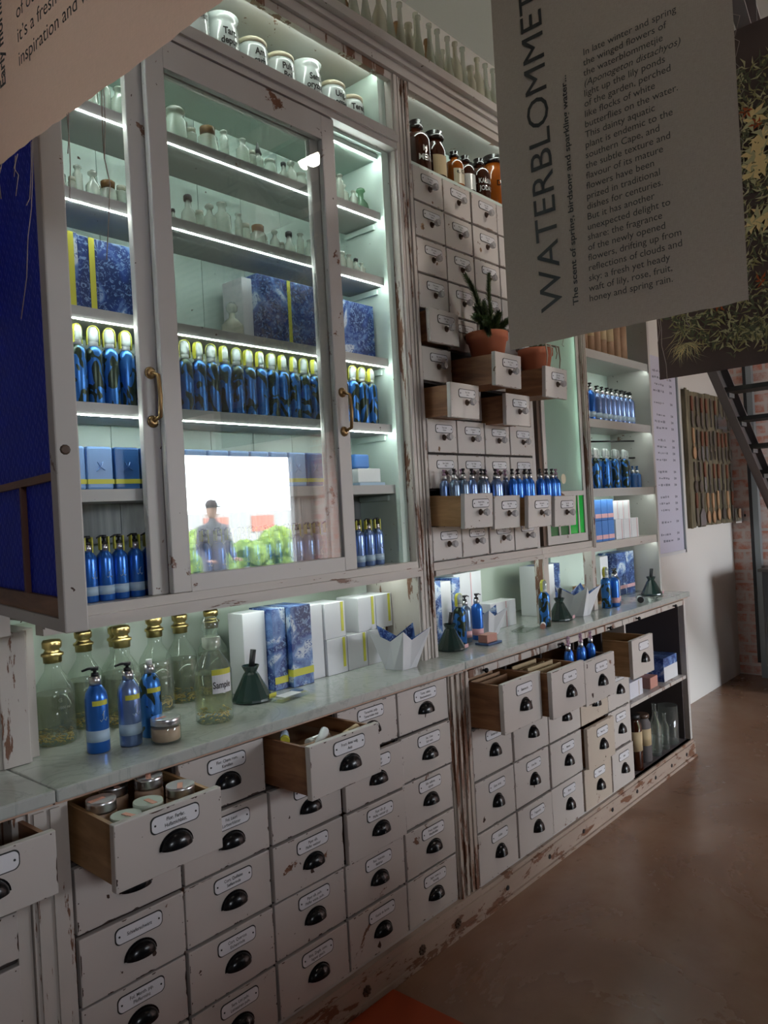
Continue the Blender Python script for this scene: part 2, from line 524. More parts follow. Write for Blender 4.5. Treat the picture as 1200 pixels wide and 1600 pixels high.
# ------------------------------------------------------------------ mesh helpers
class MB:
    def __init__(self):
        self.bm = bmesh.new()

    def box(self, x0, x1, y0, y1, z0, z1, mi=0, bev=0.0):
        vs = [self.bm.verts.new(p) for p in ((x0, y0, z0), (x1, y0, z0), (x1, y1, z0), (x0, y1, z0), (x0, y0, z1), (x1, y0, z1), (x1, y1, z1), (x0, y1, z1))]
        fs = [self.bm.faces.new([vs[i] for i in q]) for q in ((0, 3, 2, 1), (4, 5, 6, 7), (0, 1, 5, 4), (1, 2, 6, 5), (2, 3, 7, 6), (3, 0, 4, 7))]
        for f in fs:
            f.material_index = mi
        if bev > 0:
            es = list({e for f in fs for e in f.edges})
            r = bmesh.ops.bevel(self.bm, geom=es, offset=bev, segments=2, affect='EDGES', profile=0.5)
            for f in r['faces']:
                f.material_index = mi
        return self

    def lathe(self, prof, cx=0.0, cy=0.0, n=20, z0=0.0, mi=0, axis='Z', smooth=True):
        rings = []
        for r, z in prof:
            ring = []
            for k in range(n):
                a = 2 * PI * k / n
                if axis == 'Z':
                    p = (cx + r * math.cos(a), cy + r * math.sin(a), z0 + z)
                else:            # axis -Y : z is the reach towards the viewer
                    p = (cx + r * math.cos(a), cy - z, z0 + r * math.sin(a))
                ring.append(self.bm.verts.new(p))
            rings.append(ring)
        for i in range(len(rings) - 1):
            for k in range(n):
                f = self.bm.faces.new((rings[i][k], rings[i][(k + 1) % n], rings[i + 1][(k + 1) % n], rings[i + 1][k]))
                f.material_index = mi
                f.smooth = smooth
        for ring, rev in ((rings[0], True), (rings[-1], False)):
            f = self.bm.faces.new(list(reversed(ring)) if rev else ring)
            f.material_index = mi
        return self

    def tube(self, pts, r, n=6, mi=0):
        pts = [Vector(p) for p in pts]
        rings = []
        for i, p in enumerate(pts):
            t = (pts[min(i + 1, len(pts) - 1)] - pts[max(i - 1, 0)]).normalized()
            a = t.orthogonal().normalized()
            if i and abs(a.dot(prev)) < 0.999:
                a = (prev - t * prev.dot(t)).normalized()
            prev = a
            b = t.cross(a)
            rr = r[i] if isinstance(r, (list, tuple)) else r
            rings.append([self.bm.verts.new(p + rr * (math.cos(2 * PI * k / n) * a + math.sin(2 * PI * k / n) * b)) for k in range(n)])
        for i in range(len(rings) - 1):
            for k in range(n):
                f = self.bm.faces.new((rings[i][k], rings[i][(k + 1) % n], rings[i + 1][(k + 1) % n], rings[i + 1][k]))
                f.smooth = True
                f.material_index = mi
        for ring in (rings[0], rings[-1]):
            f = self.bm.faces.new(ring)
            f.material_index = mi
        return self

    def poly(self, pts, mi=0):
        f = self.bm.faces.new([self.bm.verts.new(p) for p in pts])
        f.material_index = mi
        return self

    def prism(self, pts2, y0, y1, mi=0):
        """outline in XZ extruded along Y"""
        a = [self.bm.verts.new((x, y0, z)) for x, z in pts2]
        b = [self.bm.verts.new((x, y1, z)) for x, z in pts2]
        fs = [self.bm.faces.new(a), self.bm.faces.new(list(reversed(b)))]
        n = len(pts2)
        for i in range(n):
            fs.append(self.bm.faces.new((a[i], b[i], b[(i + 1) % n], a[(i + 1) % n])))
        for f in fs:
            f.material_index = mi
        return self

    def mesh(self, name, mats, fix=True):
        if fix:
            bmesh.ops.recalc_face_normals(self.bm, faces=self.bm.faces)
        me = bpy.data.meshes.new(name)
        self.bm.to_mesh(me)
        self.bm.free()
        for m in mats:
            me.materials.append(M[m])
        return me


def tag(o, label=None, cat=None, group=None, kind=None):
    if label:
        o['label'] = label
    if cat:
        o['category'] = cat
    if group:
        o['group'] = group
    if kind:
        o['kind'] = kind
    return o


def obj(name, me, parent=None, loc=(0, 0, 0), rot=(0, 0, 0)):
    o = bpy.data.objects.new(name, me)
    COL.objects.link(o)
    o.location = loc
    o.rotation_euler = rot
    if parent is not None:
        o.parent = parent
    return o


def thing(name, label, cat, loc=(0, 0, 0), rz=0.0, group=None):
    o = bpy.data.objects.new(name, None)
    o.empty_display_size = 0.05
    COL.objects.link(o)
    o.location = loc
    o.rotation_euler = (0, 0, rz)
    return tag(o, label, cat, group)


def part(root, name, mb, mats, label=None):
    """mb in world coordinates of an unrotated root"""
    me = mb.mesh(name, mats)
    r = root
    off = Vector((0, 0, 0))
    while r is not None:
        off += r.location
        r = r.parent
    me.transform(Matrix.Translation(-off))
    o = obj(name, me, root)
    if label:
        o['label'] = label
    return o


def lpart(root, name, mb, mats, label=None):
    o = obj(name, mb.mesh(name, mats), root)
    if label:
        o['label'] = label
    return o


def copy_tree(o, parent=None):
    c = o.copy()
    COL.objects.link(c)
    c.parent = parent
    for ch in [x for x in KIDS.get(o.name, [])]:
        copy_tree(ch, c)
    return c


KIDS = {}


def reg(o):
    """remember the children of a prototype, two levels deep"""
    ch = [x for x in bpy.data.objects if x.parent == o]
    KIDS[o.name] = ch
    for c in ch:
        KIDS[c.name] = [x for x in bpy.data.objects if x.parent == c]
    return o


def struct(name, mb, mats):
    o = obj(name, mb.mesh(name, mats))
    o['kind'] = 'structure'
    return o


ORD = ['first', 'second', 'third', 'fourth', 'fifth', 'sixth', 'seventh', 'eighth', 'ninth', 'tenth', 'eleventh', 'twelfth', 'thirteenth', 'fourteenth', 'fifteenth', 'sixteenth', 'seventeenth', 'eighteenth', 'nineteenth', 'twentieth', 'twenty-first', 'twenty-second', 'twenty-third', 'twenty-fourth']
ORD += ['twenty-' + w_ for w_ in ORD[4:9]] + ['thirtieth'] + ['thirty-' + w_ for w_ in ORD[:9]] + ['fortieth'] + ['forty-' + w_ for w_ in ORD[:9]]

_txt = {}


def text_geo(s, bold=0.0):
    """flat lettering: (verts, faces, xmin, xmax) for font size 1"""
    key = (s, bold)
    if key in _txt:
        return _txt[key]
    cu = bpy.data.curves.new('t', 'FONT')
    cu.body = s
    cu.size = 1.0
    cu.offset = bold
    cu.resolution_u = 3
    ob = bpy.data.objects.new('t', cu)
    COL.objects.link(ob)
    dg = bpy.context.evaluated_depsgraph_get()
    dg.update()
    me = bpy.data.meshes.new_from_object(ob.evaluated_get(dg))
    vs = [v.co.copy() for v in me.vertices]
    fs = [tuple(p.vertices) for p in me.polygons]
    bpy.data.meshes.remove(me)
    bpy.data.objects.remove(ob)
    bpy.data.curves.remove(cu)
    x0 = min([v.x for v in vs] or [0])
    x1 = max([v.x for v in vs] or [1])
    _txt[key] = (vs, fs, x0, x1)
    return _txt[key]


def add_text(mb, s, org, ux, uy, size, mi=0, bold=0.0, align='L', width=None, shear=0.0):
    vs, fs, x0, x1 = text_geo(s, bold)
    k = size
    kx = size if width is None else width / (x1 - x0)
    org = Vector(org)
    ux = Vector(ux)
    uy = Vector(uy)
    sh = {'L': 0, 'C': (x0 + x1) / 2, 'R': x1}[align]
    nv = [mb.bm.verts.new(org + ux * ((v.x - sh) * kx + shear * v.y * k) + uy * (v.y * k)) for v in vs]
    for f in fs:
        try:
            nf = mb.bm.faces.new([nv[i] for i in f])
            nf.material_index = mi
        except ValueError:
            pass
    return mb


# ------------------------------------------------------------------ the room
YF = 1.66      # face of the lower drawers
YU = 1.79      # face of the upper cabinets
TOP = 0.945    # marble top

struct('floor', MB().box(-4, 6.9, -3.6, 2.4, -0.1, 0.0), ['floor'])
struct('ceiling', MB().box(-4, 6.9, -3.6, 2.4, 3.83, 3.95), ['ceiling'])
struct('wall_back', MB().box(-4, 4.7, 2.17, 2.35, 0, 3.83), ['wall_white'])
struct('wall_partition', MB().box(4.46, 6.68, 2.065, 2.35, 0, 3.83), ['wall_white'])
struct('wall_right', MB().box(6.68, 6.9, -3.5, 2.35, 0, 3.83), ['brick'])
struct('wall_left', MB().box(-4.1, -4.0, -3.5, 2.35, 0, 3.83), ['wall_white'])
w = MB()
w.box(-4, -1.0, -3.6, -3.5, 0, 3.83)
w.box(-1.0, 0.0, -3.6, -3.5, 0, 2.0)
w.box(-1.0, 0.0, -3.6, -3.5, 2.7, 3.83)
w.box(0.0, 4.15, -3.6, -3.5, 0, 3.83)
w.box(4.15, 6.42, -3.6, -3.5, 2.29, 3.83)
w.box(6.42, 6.9, -3.6, -3.5, 0, 3.83)
struct('wall_front', w, ['wall_white'])
w = MB()
w.box(4.15, 4.2, -3.59, -3.52, 0, 2.29)
w.box(6.37, 6.42, -3.59, -3.52, 0, 2.29)
w.box(4.2, 6.37, -3.59, -3.52, 2.24, 2.29)
w.box(5.62, 5.65, -3.59, -3.52, 0, 0.95)
struct('window_1', w, ['white_frame'])
w = MB()
w.box(-1.0, -0.96, -3.59, -3.52, 2.0, 2.7)
w.box(-0.04, 0.0, -3.59, -3.52, 2.0, 2.7)
w.box(-0.96, -0.04, -3.59, -3.52, 2.0, 2.04)
w.box(-0.96, -0.04, -3.59, -3.52, 2.66, 2.7)
struct('added_window', w, ['white_frame'])  # small unseen window, added to bring daylight to the left-hand drawers
# outside, seen mirrored in the cabinet glass
struct('ground_outside', MB().box(-10, 26, -40, -3.6, -0.2, -0.02), ['pave'])

# ------------------------------------------------------------------ lower cabinets
ROWS_A = [0.907, 0.757, 0.602, 0.444, 0.283, 0.121]
COLS_A = [0.78, 1.055, 1.332, 1.61, 1.888, 2.163]
ROWS_B = [0.872, 0.683, 0.487, 0.297, 0.105]
COLS_B = [2.29, 2.562, 2.836, 3.12, 3.40, 3.65]


def carcass(root, cols, rows, yf, yb, x0, x1, ztop):
    mb = MB()
    mb.box(x0, x1, yb - 0.015, yb, rows[-1] - 0.02, ztop, 1)
    mb.box(x0, x1, yf + 0.006, yb, rows[-1] - 0.02, rows[-1], 0)
    mb.box(x0, x0 + 0.015, yf + 0.006, yb - 0.015, rows[-1], ztop, 0)
    mb.box(x1 - 0.015, x1, yf + 0.006, yb - 0.015, rows[-1], ztop, 0)
    for c in cols[1:-1]:
        mb.box(c - 0.006, c + 0.006, yf + 0.012, yb - 0.015, rows[-1], ztop - 0.001, 1)
    for r in rows[1:-1]:
        mb.box(x0 + 0.015, x1 - 0.015, yf + 0.014, yb - 0.015, r - 0.005, r + 0.005, 1)
    return part(root, 'body', mb, ['paint', 'dark_in'])


def chips_on_front(mb, w, h, rnd, mi, many=1.0):
    """irregular flakes of missing paint along the edges, plus nail heads in the corners"""
    g = 0.0055
    for k in range(int(rnd.randint(5, 10) * many)):
        side = rnd.choice('LRTBTB')
        L_ = rnd.uniform(0.004, 0.022) if rnd.random() < 0.85 else rnd.uniform(0.03, 0.07)
        D_ = rnd.uniform(0.0012, 0.0045)
        n = rnd.randint(3, 6)
        if side in 'TB':
            x0 = rnd.uniform(g, max(g + 0.001, w - g - L_))
            e, sg = (h - g, -1) if side == 'T' else (g, 1)
            pts = [(x0, e), (x0 + L_, e)] + [(x0 + L_ * (1 - (q + 1) / (n + 1)), e + sg * D_ * rnd.uniform(0.3, 1)) for q in range(n)]
        else:
            L_ = min(L_, h * 0.4)
            z0 = rnd.uniform(g, h - g - L_)
            e, sg = (w - g, -1) if side == 'R' else (g, 1)
            pts = [(e, z0), (e, z0 + L_)] + [(e + sg * D_ * rnd.uniform(0.3, 1), z0 + L_ * (1 - (q + 1) / (n + 1))) for q in range(n)]
        mb.poly([(x, -0.0003, z) for x, z in pts], mi)
    for cx in (0.012, w - 0.012):
        for cz in (0.012, h * 0.5, h - 0.012):
            if rnd.random() < 0.6:
                r = rnd.uniform(0.0009, 0.0018)
                x, z = cx + rnd.uniform(-.003, .003), cz + rnd.uniform(-.004, .004)
                mb.poly([(x + r * math.cos(a), -0.0003, z + r * math.sin(a)) for a in [PI / 3 * q for q in range(6)]], mi)
    if rnd.random() < 0.22 * many:      # a bald patch somewhere on the front
        cx, cz, r = rnd.uniform(0.15, 0.8) * w, rnd.uniform(0.1, 0.45) * h, rnd.uniform(0.004, 0.012)
        mb.poly([(cx + r * rnd.uniform(0.4, 1.2) * math.cos(a), -0.0003, cz + 1.3 * r * rnd.uniform(0.4, 1.2) * math.sin(a)) for a in [PI / 5 * q for q in range(10)]], mi)


def drawer_mesh(w, h, depth, front, wall=0.010, open_box=True):
    """origin = lower left of the front face, front face at y=0, box towards +y"""
    g = 0.0042
    mb = MB()
    mb.box(g, w - g, 0, 0.018, g, h - g, 0, 0.0022)
    if open_box:
        s = 0.012
        hh = h - 0.012
        mb.box(s, s + wall, 0.0181, depth, 0.012, hh, 1)
        mb.box(w - s - wall, w - s, 0.0181, depth, 0.012, hh, 1)
        mb.box(s + wall, w - s - wall, depth - wall, depth, 0.012, hh, 1)
        mb.box(s + wall, w - s - wall, 0.0181, depth - wall, 0.012, 0.022, 1)
        mb.box(s + wall, w - s - wall, 0.0181, 0.024, 0.022, hh, 1)
    return mb


def rrect(w, h, r, n=5):
    pts = []
    for cx, cz, a0 in ((w / 2 - r, h / 2 - r, 0), (-w / 2 + r, h / 2 - r, PI / 2), (-w / 2 + r, -h / 2 + r, PI), (w / 2 - r, -h / 2 + r, 1.5 * PI)):
        for k in range(n + 1):
            a = a0 + PI / 2 * k / n
            pts.append((cx + r * math.cos(a), cz + r * math.sin(a)))
    return pts


def plate_mesh(w, h, lines, size):
    mb = MB()
    mb.prism([(x, z) for x, z in rrect(w + 0.005, h + 0.005, h * 0.36)], -0.0012, 0.0, 1)
    mb.prism([(x, z) for x, z in rrect(w, h, h * 0.34)], -0.0022, -0.0012, 0)
    for s in (-1, 1):
        mb.lathe([(0.0024, 0), (0.0022, 0.0012)], s * (w / 2 - 0.008), -0.0022, 8, 0, 1, axis='Y')
    k = len(lines)
    for i, t in enumerate(lines):
        z = ((k - 1) / 2 - i) * size * 1.12 - size * 0.34
        vs, fs, a, b = text_geo(t, 0.012)
        wd = (b - a) * size * 0.86
        lim = w - 0.028
        add_text(mb, t, (0, -0.0026, z), (1, 0, 0), (0, 0, 1), size, 1, 0.012, 'C', min(wd, lim))
    return mb.mesh('label_plate', ['enamel', 'ink'], fix=False)


def cup_pull_mesh(w, h, d):
    mb = MB()
    na, nb = 14, 7
    g = []
    for i in range(na + 1):
        a = PI * i / na
        row = []
        for j in range(nb + 1):
            b = PI / 2 * j / nb
            row.append(mb.bm.verts.new((-w / 2 * math.cos(a), -d * math.sin(a) * math.sin(b) - 0.002, h * math.sin(a) * math.cos(b))))
        g.append(row)
    for i in range(na):
        for j in range(nb):
            try:
                f = mb.bm.faces.new((g[i][j], g[i + 1][j], g[i + 1][j + 1], g[i][j + 1]))
                f.smooth = True
            except ValueError:
                pass
    bmesh.ops.remove_doubles(mb.bm, verts=mb.bm.verts, dist=0.0001)
    # flange
    pts = [(-w / 2 * 1.09 * math.cos(PI * i / 16), h * 1.09 * math.sin(PI * i / 16)) for i in range(17)]
    mb.prism([(x, z) for x, z in pts], -0.0022, 0.0, 0)
    mb.lathe([(0.004, 0), (0.004, d * 0.5), (0.001, d * 0.55)], 0, -0.002, 8, h * 0.30, 0, axis='Y')
    return mb.mesh('cup_pull', ['black'])


def glass_knob_mesh():
    mb = MB()
    mb.lathe([(0.0125, 0), (0.012, 0.003), (0.006, 0.006), (0.005, 0.014)], 0, 0, 10, 0, 0, axis='Y')
    mb.lathe([(0.005, 0.014), (0.011, 0.020), (0.0145, 0.030), (0.012, 0.036)], 0, 0, 8, 0, 1, axis='Y', smooth=False)
    return mb.mesh('glass_knob', ['brown_plate', 'knob_glass'])


PULL_A = cup_pull_mesh(0.078, 0.033, 0.021)
PULL_B = cup_pull_mesh(0.068, 0.040, 0.022)
KNOB = glass_knob_mesh()
CH = random.Random(77)


def add_drawer(root, x, z0, w, h, yface, pull, lines, kind='A', mat='paint_drawer', inwood='wood_in', tilt=0.0, depth=0.34, name='drawer', size=0.0115):
    dm = drawer_mesh(w, h, depth, mat, open_box=True)
    bmesh.ops.recalc_face_normals(dm.bm, faces=dm.bm.faces)
    chips_on_front(dm, w, h, CH, 2, 0.8 if kind == 'U' else 1.3)
    o = obj(name, dm.mesh('drawer', [mat, inwood, 'chip_tan' if kind == 'U' else 'chip'], fix=False), root)
    o.location = Vector((x, yface - pull, z0)) - root.location
    o.rotation_euler = (tilt, 0, 0)
    if lines is not None:
        if kind == 'U':
            p = obj('label_plate', plate_mesh(0.105, 0.028, lines, 0.0088), o)
            p.location = (w * 0.56, 0, h * 0.70)
            k = obj('glass_knob', KNOB, o)
            k.location = (w * 0.55, 0, h * 0.46)
        else:
            p = obj('label_plate', plate_mesh(0.118 if kind == 'A' else 0.108, 0.034, lines, size), o)
            p.location = (w * 0.54, 0, h * 0.76)
            k = obj('cup_pull', PULL_A if kind == 'A' else PULL_B, o)
            k.location = (w * 0.54, 0, h * 0.36)
    return o


# --- cabinet A : five columns of five drawers
A = thing('drawer_cabinet', 'large white paint-worn apothecary cabinet with five columns of drawers under the marble', 'cabinet', (1.48, 1.9, 0.0))
carcass(A, COLS_A, ROWS_A, YF, 2.05, 0.76, 2.18, 0.908)
mb = MB()
mb.box(0.691, 0.776, YF - 0.004, YF + 0.12, 0.0, 0.908)
for x in (0.700, 0.735):
    mb.box(x, x + 0.022, YF - 0.010, YF - 0.004, 0.10, 0.903)
part(A, 'pilaster', mb, ['paint_worn'])
mb = MB()
mb.box(2.168, 2.2855, YF, YF + 0.12, 0.0, 0.908)
for x in (2.176, 2.207, 2.238, 2.264):
    mb.box(x, x + 0.016, YF - 0.008, YF, 0.09, 0.903)
part(A, 'pilaster', mb, ['paint_very'], 'pilaster peeling to bare brown wood')
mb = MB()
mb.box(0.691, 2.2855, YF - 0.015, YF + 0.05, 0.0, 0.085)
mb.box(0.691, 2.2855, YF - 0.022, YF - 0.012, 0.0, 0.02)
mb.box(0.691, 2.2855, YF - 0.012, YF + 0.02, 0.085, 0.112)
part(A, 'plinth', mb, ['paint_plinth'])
for x in (1.40, 1.66, 1.93, 2.13):
    mb = MB()
    for k in range(8):
        a = PI * k / 4
        cx, cz = x + 0.012 * math.cos(a), 0.05 + 0.012 * math.sin(a)
        mb.lathe([(0.006, 0.0), (0.004, 0.005)], cx, YF - 0.015, 6, cz, 0, axis='Y')
    mb.lathe([(0.006, 0.0), (0.003, 0.009)], x, YF - 0.015, 8, 0.05, 0, axis='Y')
    part(A, 'rosette', mb, ['brown_plate'])

LAB_A = {
    (0, 0): ['Flor. Farfar.', 'Huflattichblüt.'], (0, 1): ['Herb. Majoran.', 'Majoran'], (0, 2): ['Schieferschwarz'], (0, 3): ['Fol. Menth. pip.', 'Pfefferminz'], (0, 4): ['Rad. Liquir.', 'Süssholz'],
    (1, 0): ['Flor. Cham. rom.', 'Kamillen'], (1, 1): ['Fol. Lauri', 'Lorbeerblätter'], (1, 2): ['Cort. Quillaiae', 'Seifenrinde'], (1, 3): ['Cort. Quercus', 'Eichenrinde'], (1, 4): ['Sem. Lini pulv.', 'Leinsamen pulv.'],
    (2, 0): ['Fruct. Anisi vulg.', 'Anis'], (2, 1): ['Piper nigr.', 'Pfeffer'], (2, 2): ['Piper alb.', 'Pfeffer weisser'], (2, 3): ['Piper alb. pulv.', 'Pfeffer weiss. pulv.'], (2, 4): ['Rhiz. Zingib. conc.', 'Ingwer gesch.'],
    (3, 0): ['Tamarind. pulp.', 'Tamarinden mus'], (3, 1): ['Rad. Rhei', 'Rhabarber'], (3, 2): ['Piper alb. gr.', 'Pfeffer weisser gr.'], (3, 3): ['Rad. Valerian.', 'Baldrian'], (3, 4): ['Kassia de Senna'],
    (4, 0): ['Tartar. stibiat.', 'Brechweinstein'], (4, 1): ['Sac. Uvae', 'Saft wein'], (4, 2): ['Stib. sulfurat.', 'nigrum'], (4, 3): ['Fruct. Iuniper.', 'Wachholder'], (4, 4): ['Sapo. venet. p.', 'Venedig'],
}
for c in range(5):
    for r in range(5):
        pull, tilt = random.choice([0.0, 0.002, 0.004, 0.006]), 0.0
        if (c, r) == (0, 0):
            pull, tilt = 0.180, 0.03
        if (c, r) == (2, 0):
            pull, tilt = 0.176, 0.0
        if (c, r) in ((3, 1), (3, 2)):
            pull = 0.018
        z1, z0 = ROWS_A[r], ROWS_A[r + 1]
        zz = z0
        if (c, r) == (0, 0):
            zz = z0 - 0.012
        if (c, r) == (2, 0):
            zz = z0 + 0.001
        mat = 'paint_drawer'
        add_drawer(A, COLS_A[c], zz, COLS_A[c + 1] - COLS_A[c], z1 - z0, YF, pull, LAB_A[(c, r)], 'A', mat, 'wood_light' if (c, r) == (0, 0) else 'wood_in', tilt)

# --- cabinet B : drawers and open shelves
B = thing('drawer_cabinet', 'lower apothecary cabinet at the far end with open shelves beside its drawers', 'cabinet', (3.38, 1.9, 0.0))
carcass(B, COLS_B, ROWS_B, YF, 2.05, 2.286, 3.655, 0.873)
mb = MB()
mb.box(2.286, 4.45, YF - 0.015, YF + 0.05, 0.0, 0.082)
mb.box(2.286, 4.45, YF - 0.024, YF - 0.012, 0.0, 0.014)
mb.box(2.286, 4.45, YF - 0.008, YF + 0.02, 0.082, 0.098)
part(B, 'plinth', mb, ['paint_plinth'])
for x in (2.45, 2.77, 3.07, 3.36, 3.64, 3.87, 4.09, 4.31):
    part(B, 'peg_hole', MB().lathe([(0.010, 0.0), (0.009, 0.003)], x, YF - 0.015, 10, 0.045, 0, axis='Y'), ['black_matte'])
mb = MB()
mb.box(3.655, 4.45, 2.03, 2.05, 0.098, 0.9, 1)
mb.box(3.655, 4.45, YF, 2.03, 0.078, 0.098, 1)
mb.box(4.425, 4.452, YF, 2.05, 0.0, 0.9, 0)
mb.box(3.655, 3.66, YF + 0.02, 2.03, 0.098, 0.9, 1)
mb.box(4.415, 4.4249, YF + 0.03, 2.03, 0.098, 0.88, 1)
part(B, 'open_compartment', mb, ['paint', 'shelf_dark'])
part(B, 'shelf', MB().box(3.661, 4.414, YF + 0.004, 2.03, 0.452, 0.470), ['paint_worn'])
for x0, x1 in ((2.292, 2.80), (2.806, 3.60), (3.606, 4.42)):
    p = part(B, 'pull_out_board', MB().box(x0, x1, YF - 0.004, 2.0, 0.874, 0.902, 0, 0.003), ['paint_worn'])
    for x in ([x0 + 0.09] if x0 < 2.5 else [x0 + 0.16, x1 - 0.16]):
        part(p, 'knob', MB().lathe([(0.004, 0), (0.004, 0.008), (0.009, 0.012), (0.010, 0.018), (0.006, 0.022)], x, YF - 0.004, 10, 0.888, 0, axis='Y'), ['black'])
LAB_B = [['Elaeosacch.', 'Semen Lin.', 'Gum. Arab.', 'Gallae'], ['Kandis', 'Stearin.', 'Cera flav.', 'Tragacanth.'], ['Bol. alba', 'Benzoe', 'Alumen', 'Borax'], ['Graphit', 'Creta', 'Natr. bic.', 'Talcum'], ['', 'Acid. tart.', 'Magnesia', 'Sulfur']]
for c in range(5):
    for r in range(4):
        pull = random.choice([0.0, 0.002, 0.005])
        zz = ROWS_B[r + 1]
        mat = 'paint_drawer'
        tilt = 0.0
        if r == 0 and c == 0:
            pull, tilt = 0.145, 0.0
        if r == 0 and c == 1:
            pull, tilt = 0.185, 0.0
        if r == 0 and c == 2:
            pull, tilt = 0.182, 0.0
        if r == 0 and c == 3:
            pull = 0.0
            continue
        if r == 0 and c == 4:
            pull = 0.135
        if (c, r) in ((3, 1), (3, 2), (3, 3)):
            mat = 'paint_cream'
        if (c, r) == (3, 2):
            pull = 0.03
        wdt = COLS_B[c + 1] - COLS_B[c]
        lines = [t for t in [LAB_B[c][r]] if t]
        if r == 0:
            zz = {0: 0.680, 1: 0.675, 2: 0.662, 4: 0.655}[c]
        add_drawer(B, COLS_B[c], zz, wdt, ROWS_B[r] - ROWS_B[r + 1], YF, pull, lines, 'B', mat, 'wood_light' if c == 4 else 'wood_in', tilt, 0.34, size=0.013)

# --- cabinet at the left edge
L = thing('drawer_cabinet', 'white drawer cabinet cut off by the left edge of the photo', 'cabinet', (0.3, 1.9, 0.0))
mb = MB()
mb.box(-0.2, 0.689, 2.03, 2.05, 0.0, 0.903, 0)
mb.box(0.66, 0.689, YF + 0.004, 2.03, 0.0, 0.903, 0)
mb.box(-0.2, 0.66, YF + 0.02, 2.03, 0.0, 0.1, 0)
mb.box(-0.2, 0.66, YF + 0.01, 2.03, 0.712, 0.722, 1)
mb.box(-0.2, 0.66, YF + 0.01, 2.03, 0.606, 0.616, 1)
part(L, 'body', mb, ['paint_worn', 'dark_in'])
for i, (z0, z1) in enumerate(((0.772, 0.907), (0.612, 0.717), (0.36, 0.606), (0.11, 0.355))):
    add_drawer(L, 0.395, z0, 0.30 if i == 0 else 0.27, z1 - z0, YF, 0.13 if i == 0 else 0.0, ['Sem. Carvi', 'Kümmel'] if i == 0 else None, 'A', 'paint_drawer', 'wood_in', 0.0)

# --- marble worktops
for x0, x1, lb in ((-0.3, 0.744, 'grey veined marble worktop slab at the left edge beneath the fluted pillar'), (0.746, 2.248, 'long grey-green marble worktop over the large drawer cabinet'), (2.250, 4.475, 'grey marble worktop running to the far end of the counter')):
    t = thing('marble_worktop', lb, 'worktop', ((x0 + x1) / 2, 1.9, 0.914))
    part(t, 'slab', MB().box(x0, x1, YF - 0.022, 2.168, 0.916, TOP, 0, 0.004), ['marble'])
    part(t, 'wood_edge', MB().box(x0 + 0.001, x1 - 0.001, YF - 0.008, YF + 0.03, 0.9085, 0.9158), ['wood_edge'])

# ------------------------------------------------------------------ upper cabinets
YS = 1.84      # front edge of the shelves
YBK = 2.05     # back panel
UA = thing('display_cabinet', 'tall glazed display cabinet with two sliding glass doors and lit shelves', 'cabinet', (1.5, 1.95, 1.26))
mb = MB()
for k in range(8):     # tongue and groove boards
    x = 0.80 + 1.39 * k / 8
    mb.box(x + 0.0012, x + 1.39 / 8 - 0.0012, YBK, YBK + 0.012, 1.575, 3.12)
mb.box(0.80, 2.19, YBK + 0.0125, YBK + 0.02, 1.26, 3.12)
part(UA, 'back_boards', mb, ['mint'])
mb = MB()
for k in range(4):
    x = 0.80 + 1.39 * k / 4
    mb.box(x + 0.001, x + 1.39 / 4 - 0.001, YBK - 0.03, YBK + 0.010, 1.455, 1.572)
part(UA, 'grey_backboard', mb, ['greyboard'], 'unlit grey wooden backboard')
part(UA, 'side_panel', MB().box(2.150, 2.188, YU + 0.03, YBK, 1.30, 3.12), ['mint'])
part(UA, 'side_panel', MB().box(0.80, 0.838, YU + 0.03, YBK, 1.30, 3.12), ['mint'])
mb = MB()
mb.box(2.19, 2.285, YU, YBK, TOP + 0.001, 3.115, 0)
mb.box(2.198, 2.214, YU - 0.008, YU, TOP, 3.11, 0)
mb.box(2.222, 2.228, YU - 0.006, YU, TOP, 3.11, 0)
mb.box(2.246, 2.252, YU - 0.006, YU, TOP, 3.11, 0)
mb.box(2.262, 2.278, YU - 0.008, YU, TOP, 3.11, 0)
part(UA, 'upright', mb, ['paint_worn'], 'upright with worn fluting')
mb = MB()
mb.box(0.80, 2.19, YU - 0.006, YU + 0.03, 1.288, 1.312)
mb.box(0.80, 2.19, YU - 0.020, YU + 0.03, 1.272, 1.288)
mb.box(0.80, 2.20, YU - 0.010, YU + 0.03, 1.256, 1.272)
mb.box(0.80, 2.19, YU + 0.03, YBK, 1.285, 1.310)
part(UA, 'bottom_rail', mb, ['paint_rail'])
part(UA, 'side_stile', MB().box(0.80, 0.86, YU, YU + 0.03, 1.31, 3.11), ['paint'])
mb = MB()
mb.box(0.80, 2.19, YU - 0.012, YU + 0.03, 2.826, 2.850)
mb.box(0.80, 2.19, YU - 0.022, YU + 0.01, 2.850, 2.872)
mb.box(0.80, 2.19, YU - 0.012, YU + 0.01, 2.872, 2.892)
part(UA, 'top_rail', mb, ['paint'])
part(UA, 'jar_shelf', MB().box(0.838, 2.150, YU + 0.03, YBK, 2.815, 2.838), ['mint'])
UO = thing('cornice', 'long moulded cornice running along the tops of all the cabinets', 'cornice', (2.6, 1.9, 3.115))
mb = MB()
mb.box(0.80, 4.46, YU - 0.016, YBK, 3.1155, 3.150)
mb.box(0.80, 4.48, YU - 0.030, YU + 0.10, 3.150, 3.172)
mb.box(0.80, 4.50, YU - 0.055, YU + 0.10, 3.172, 3.205)
mb.box(0.80, 4.46, YU + 0.10, 2.10, 3.150, 3.200)
part(UO, 'moulding', mb, ['paint'])
part(UO, 'led_strip', MB().box(0.9, 4.4, 2.085, 2.095, 3.2005, 3.206), ['led_added'])  # added strip, brightens the wall behind the cornice bottles
part(UA, 'header', MB().box(0.861, 2.189, YU - 0.002, YU + 0.02, 3.085, 3.1145), ['paint_worn'])
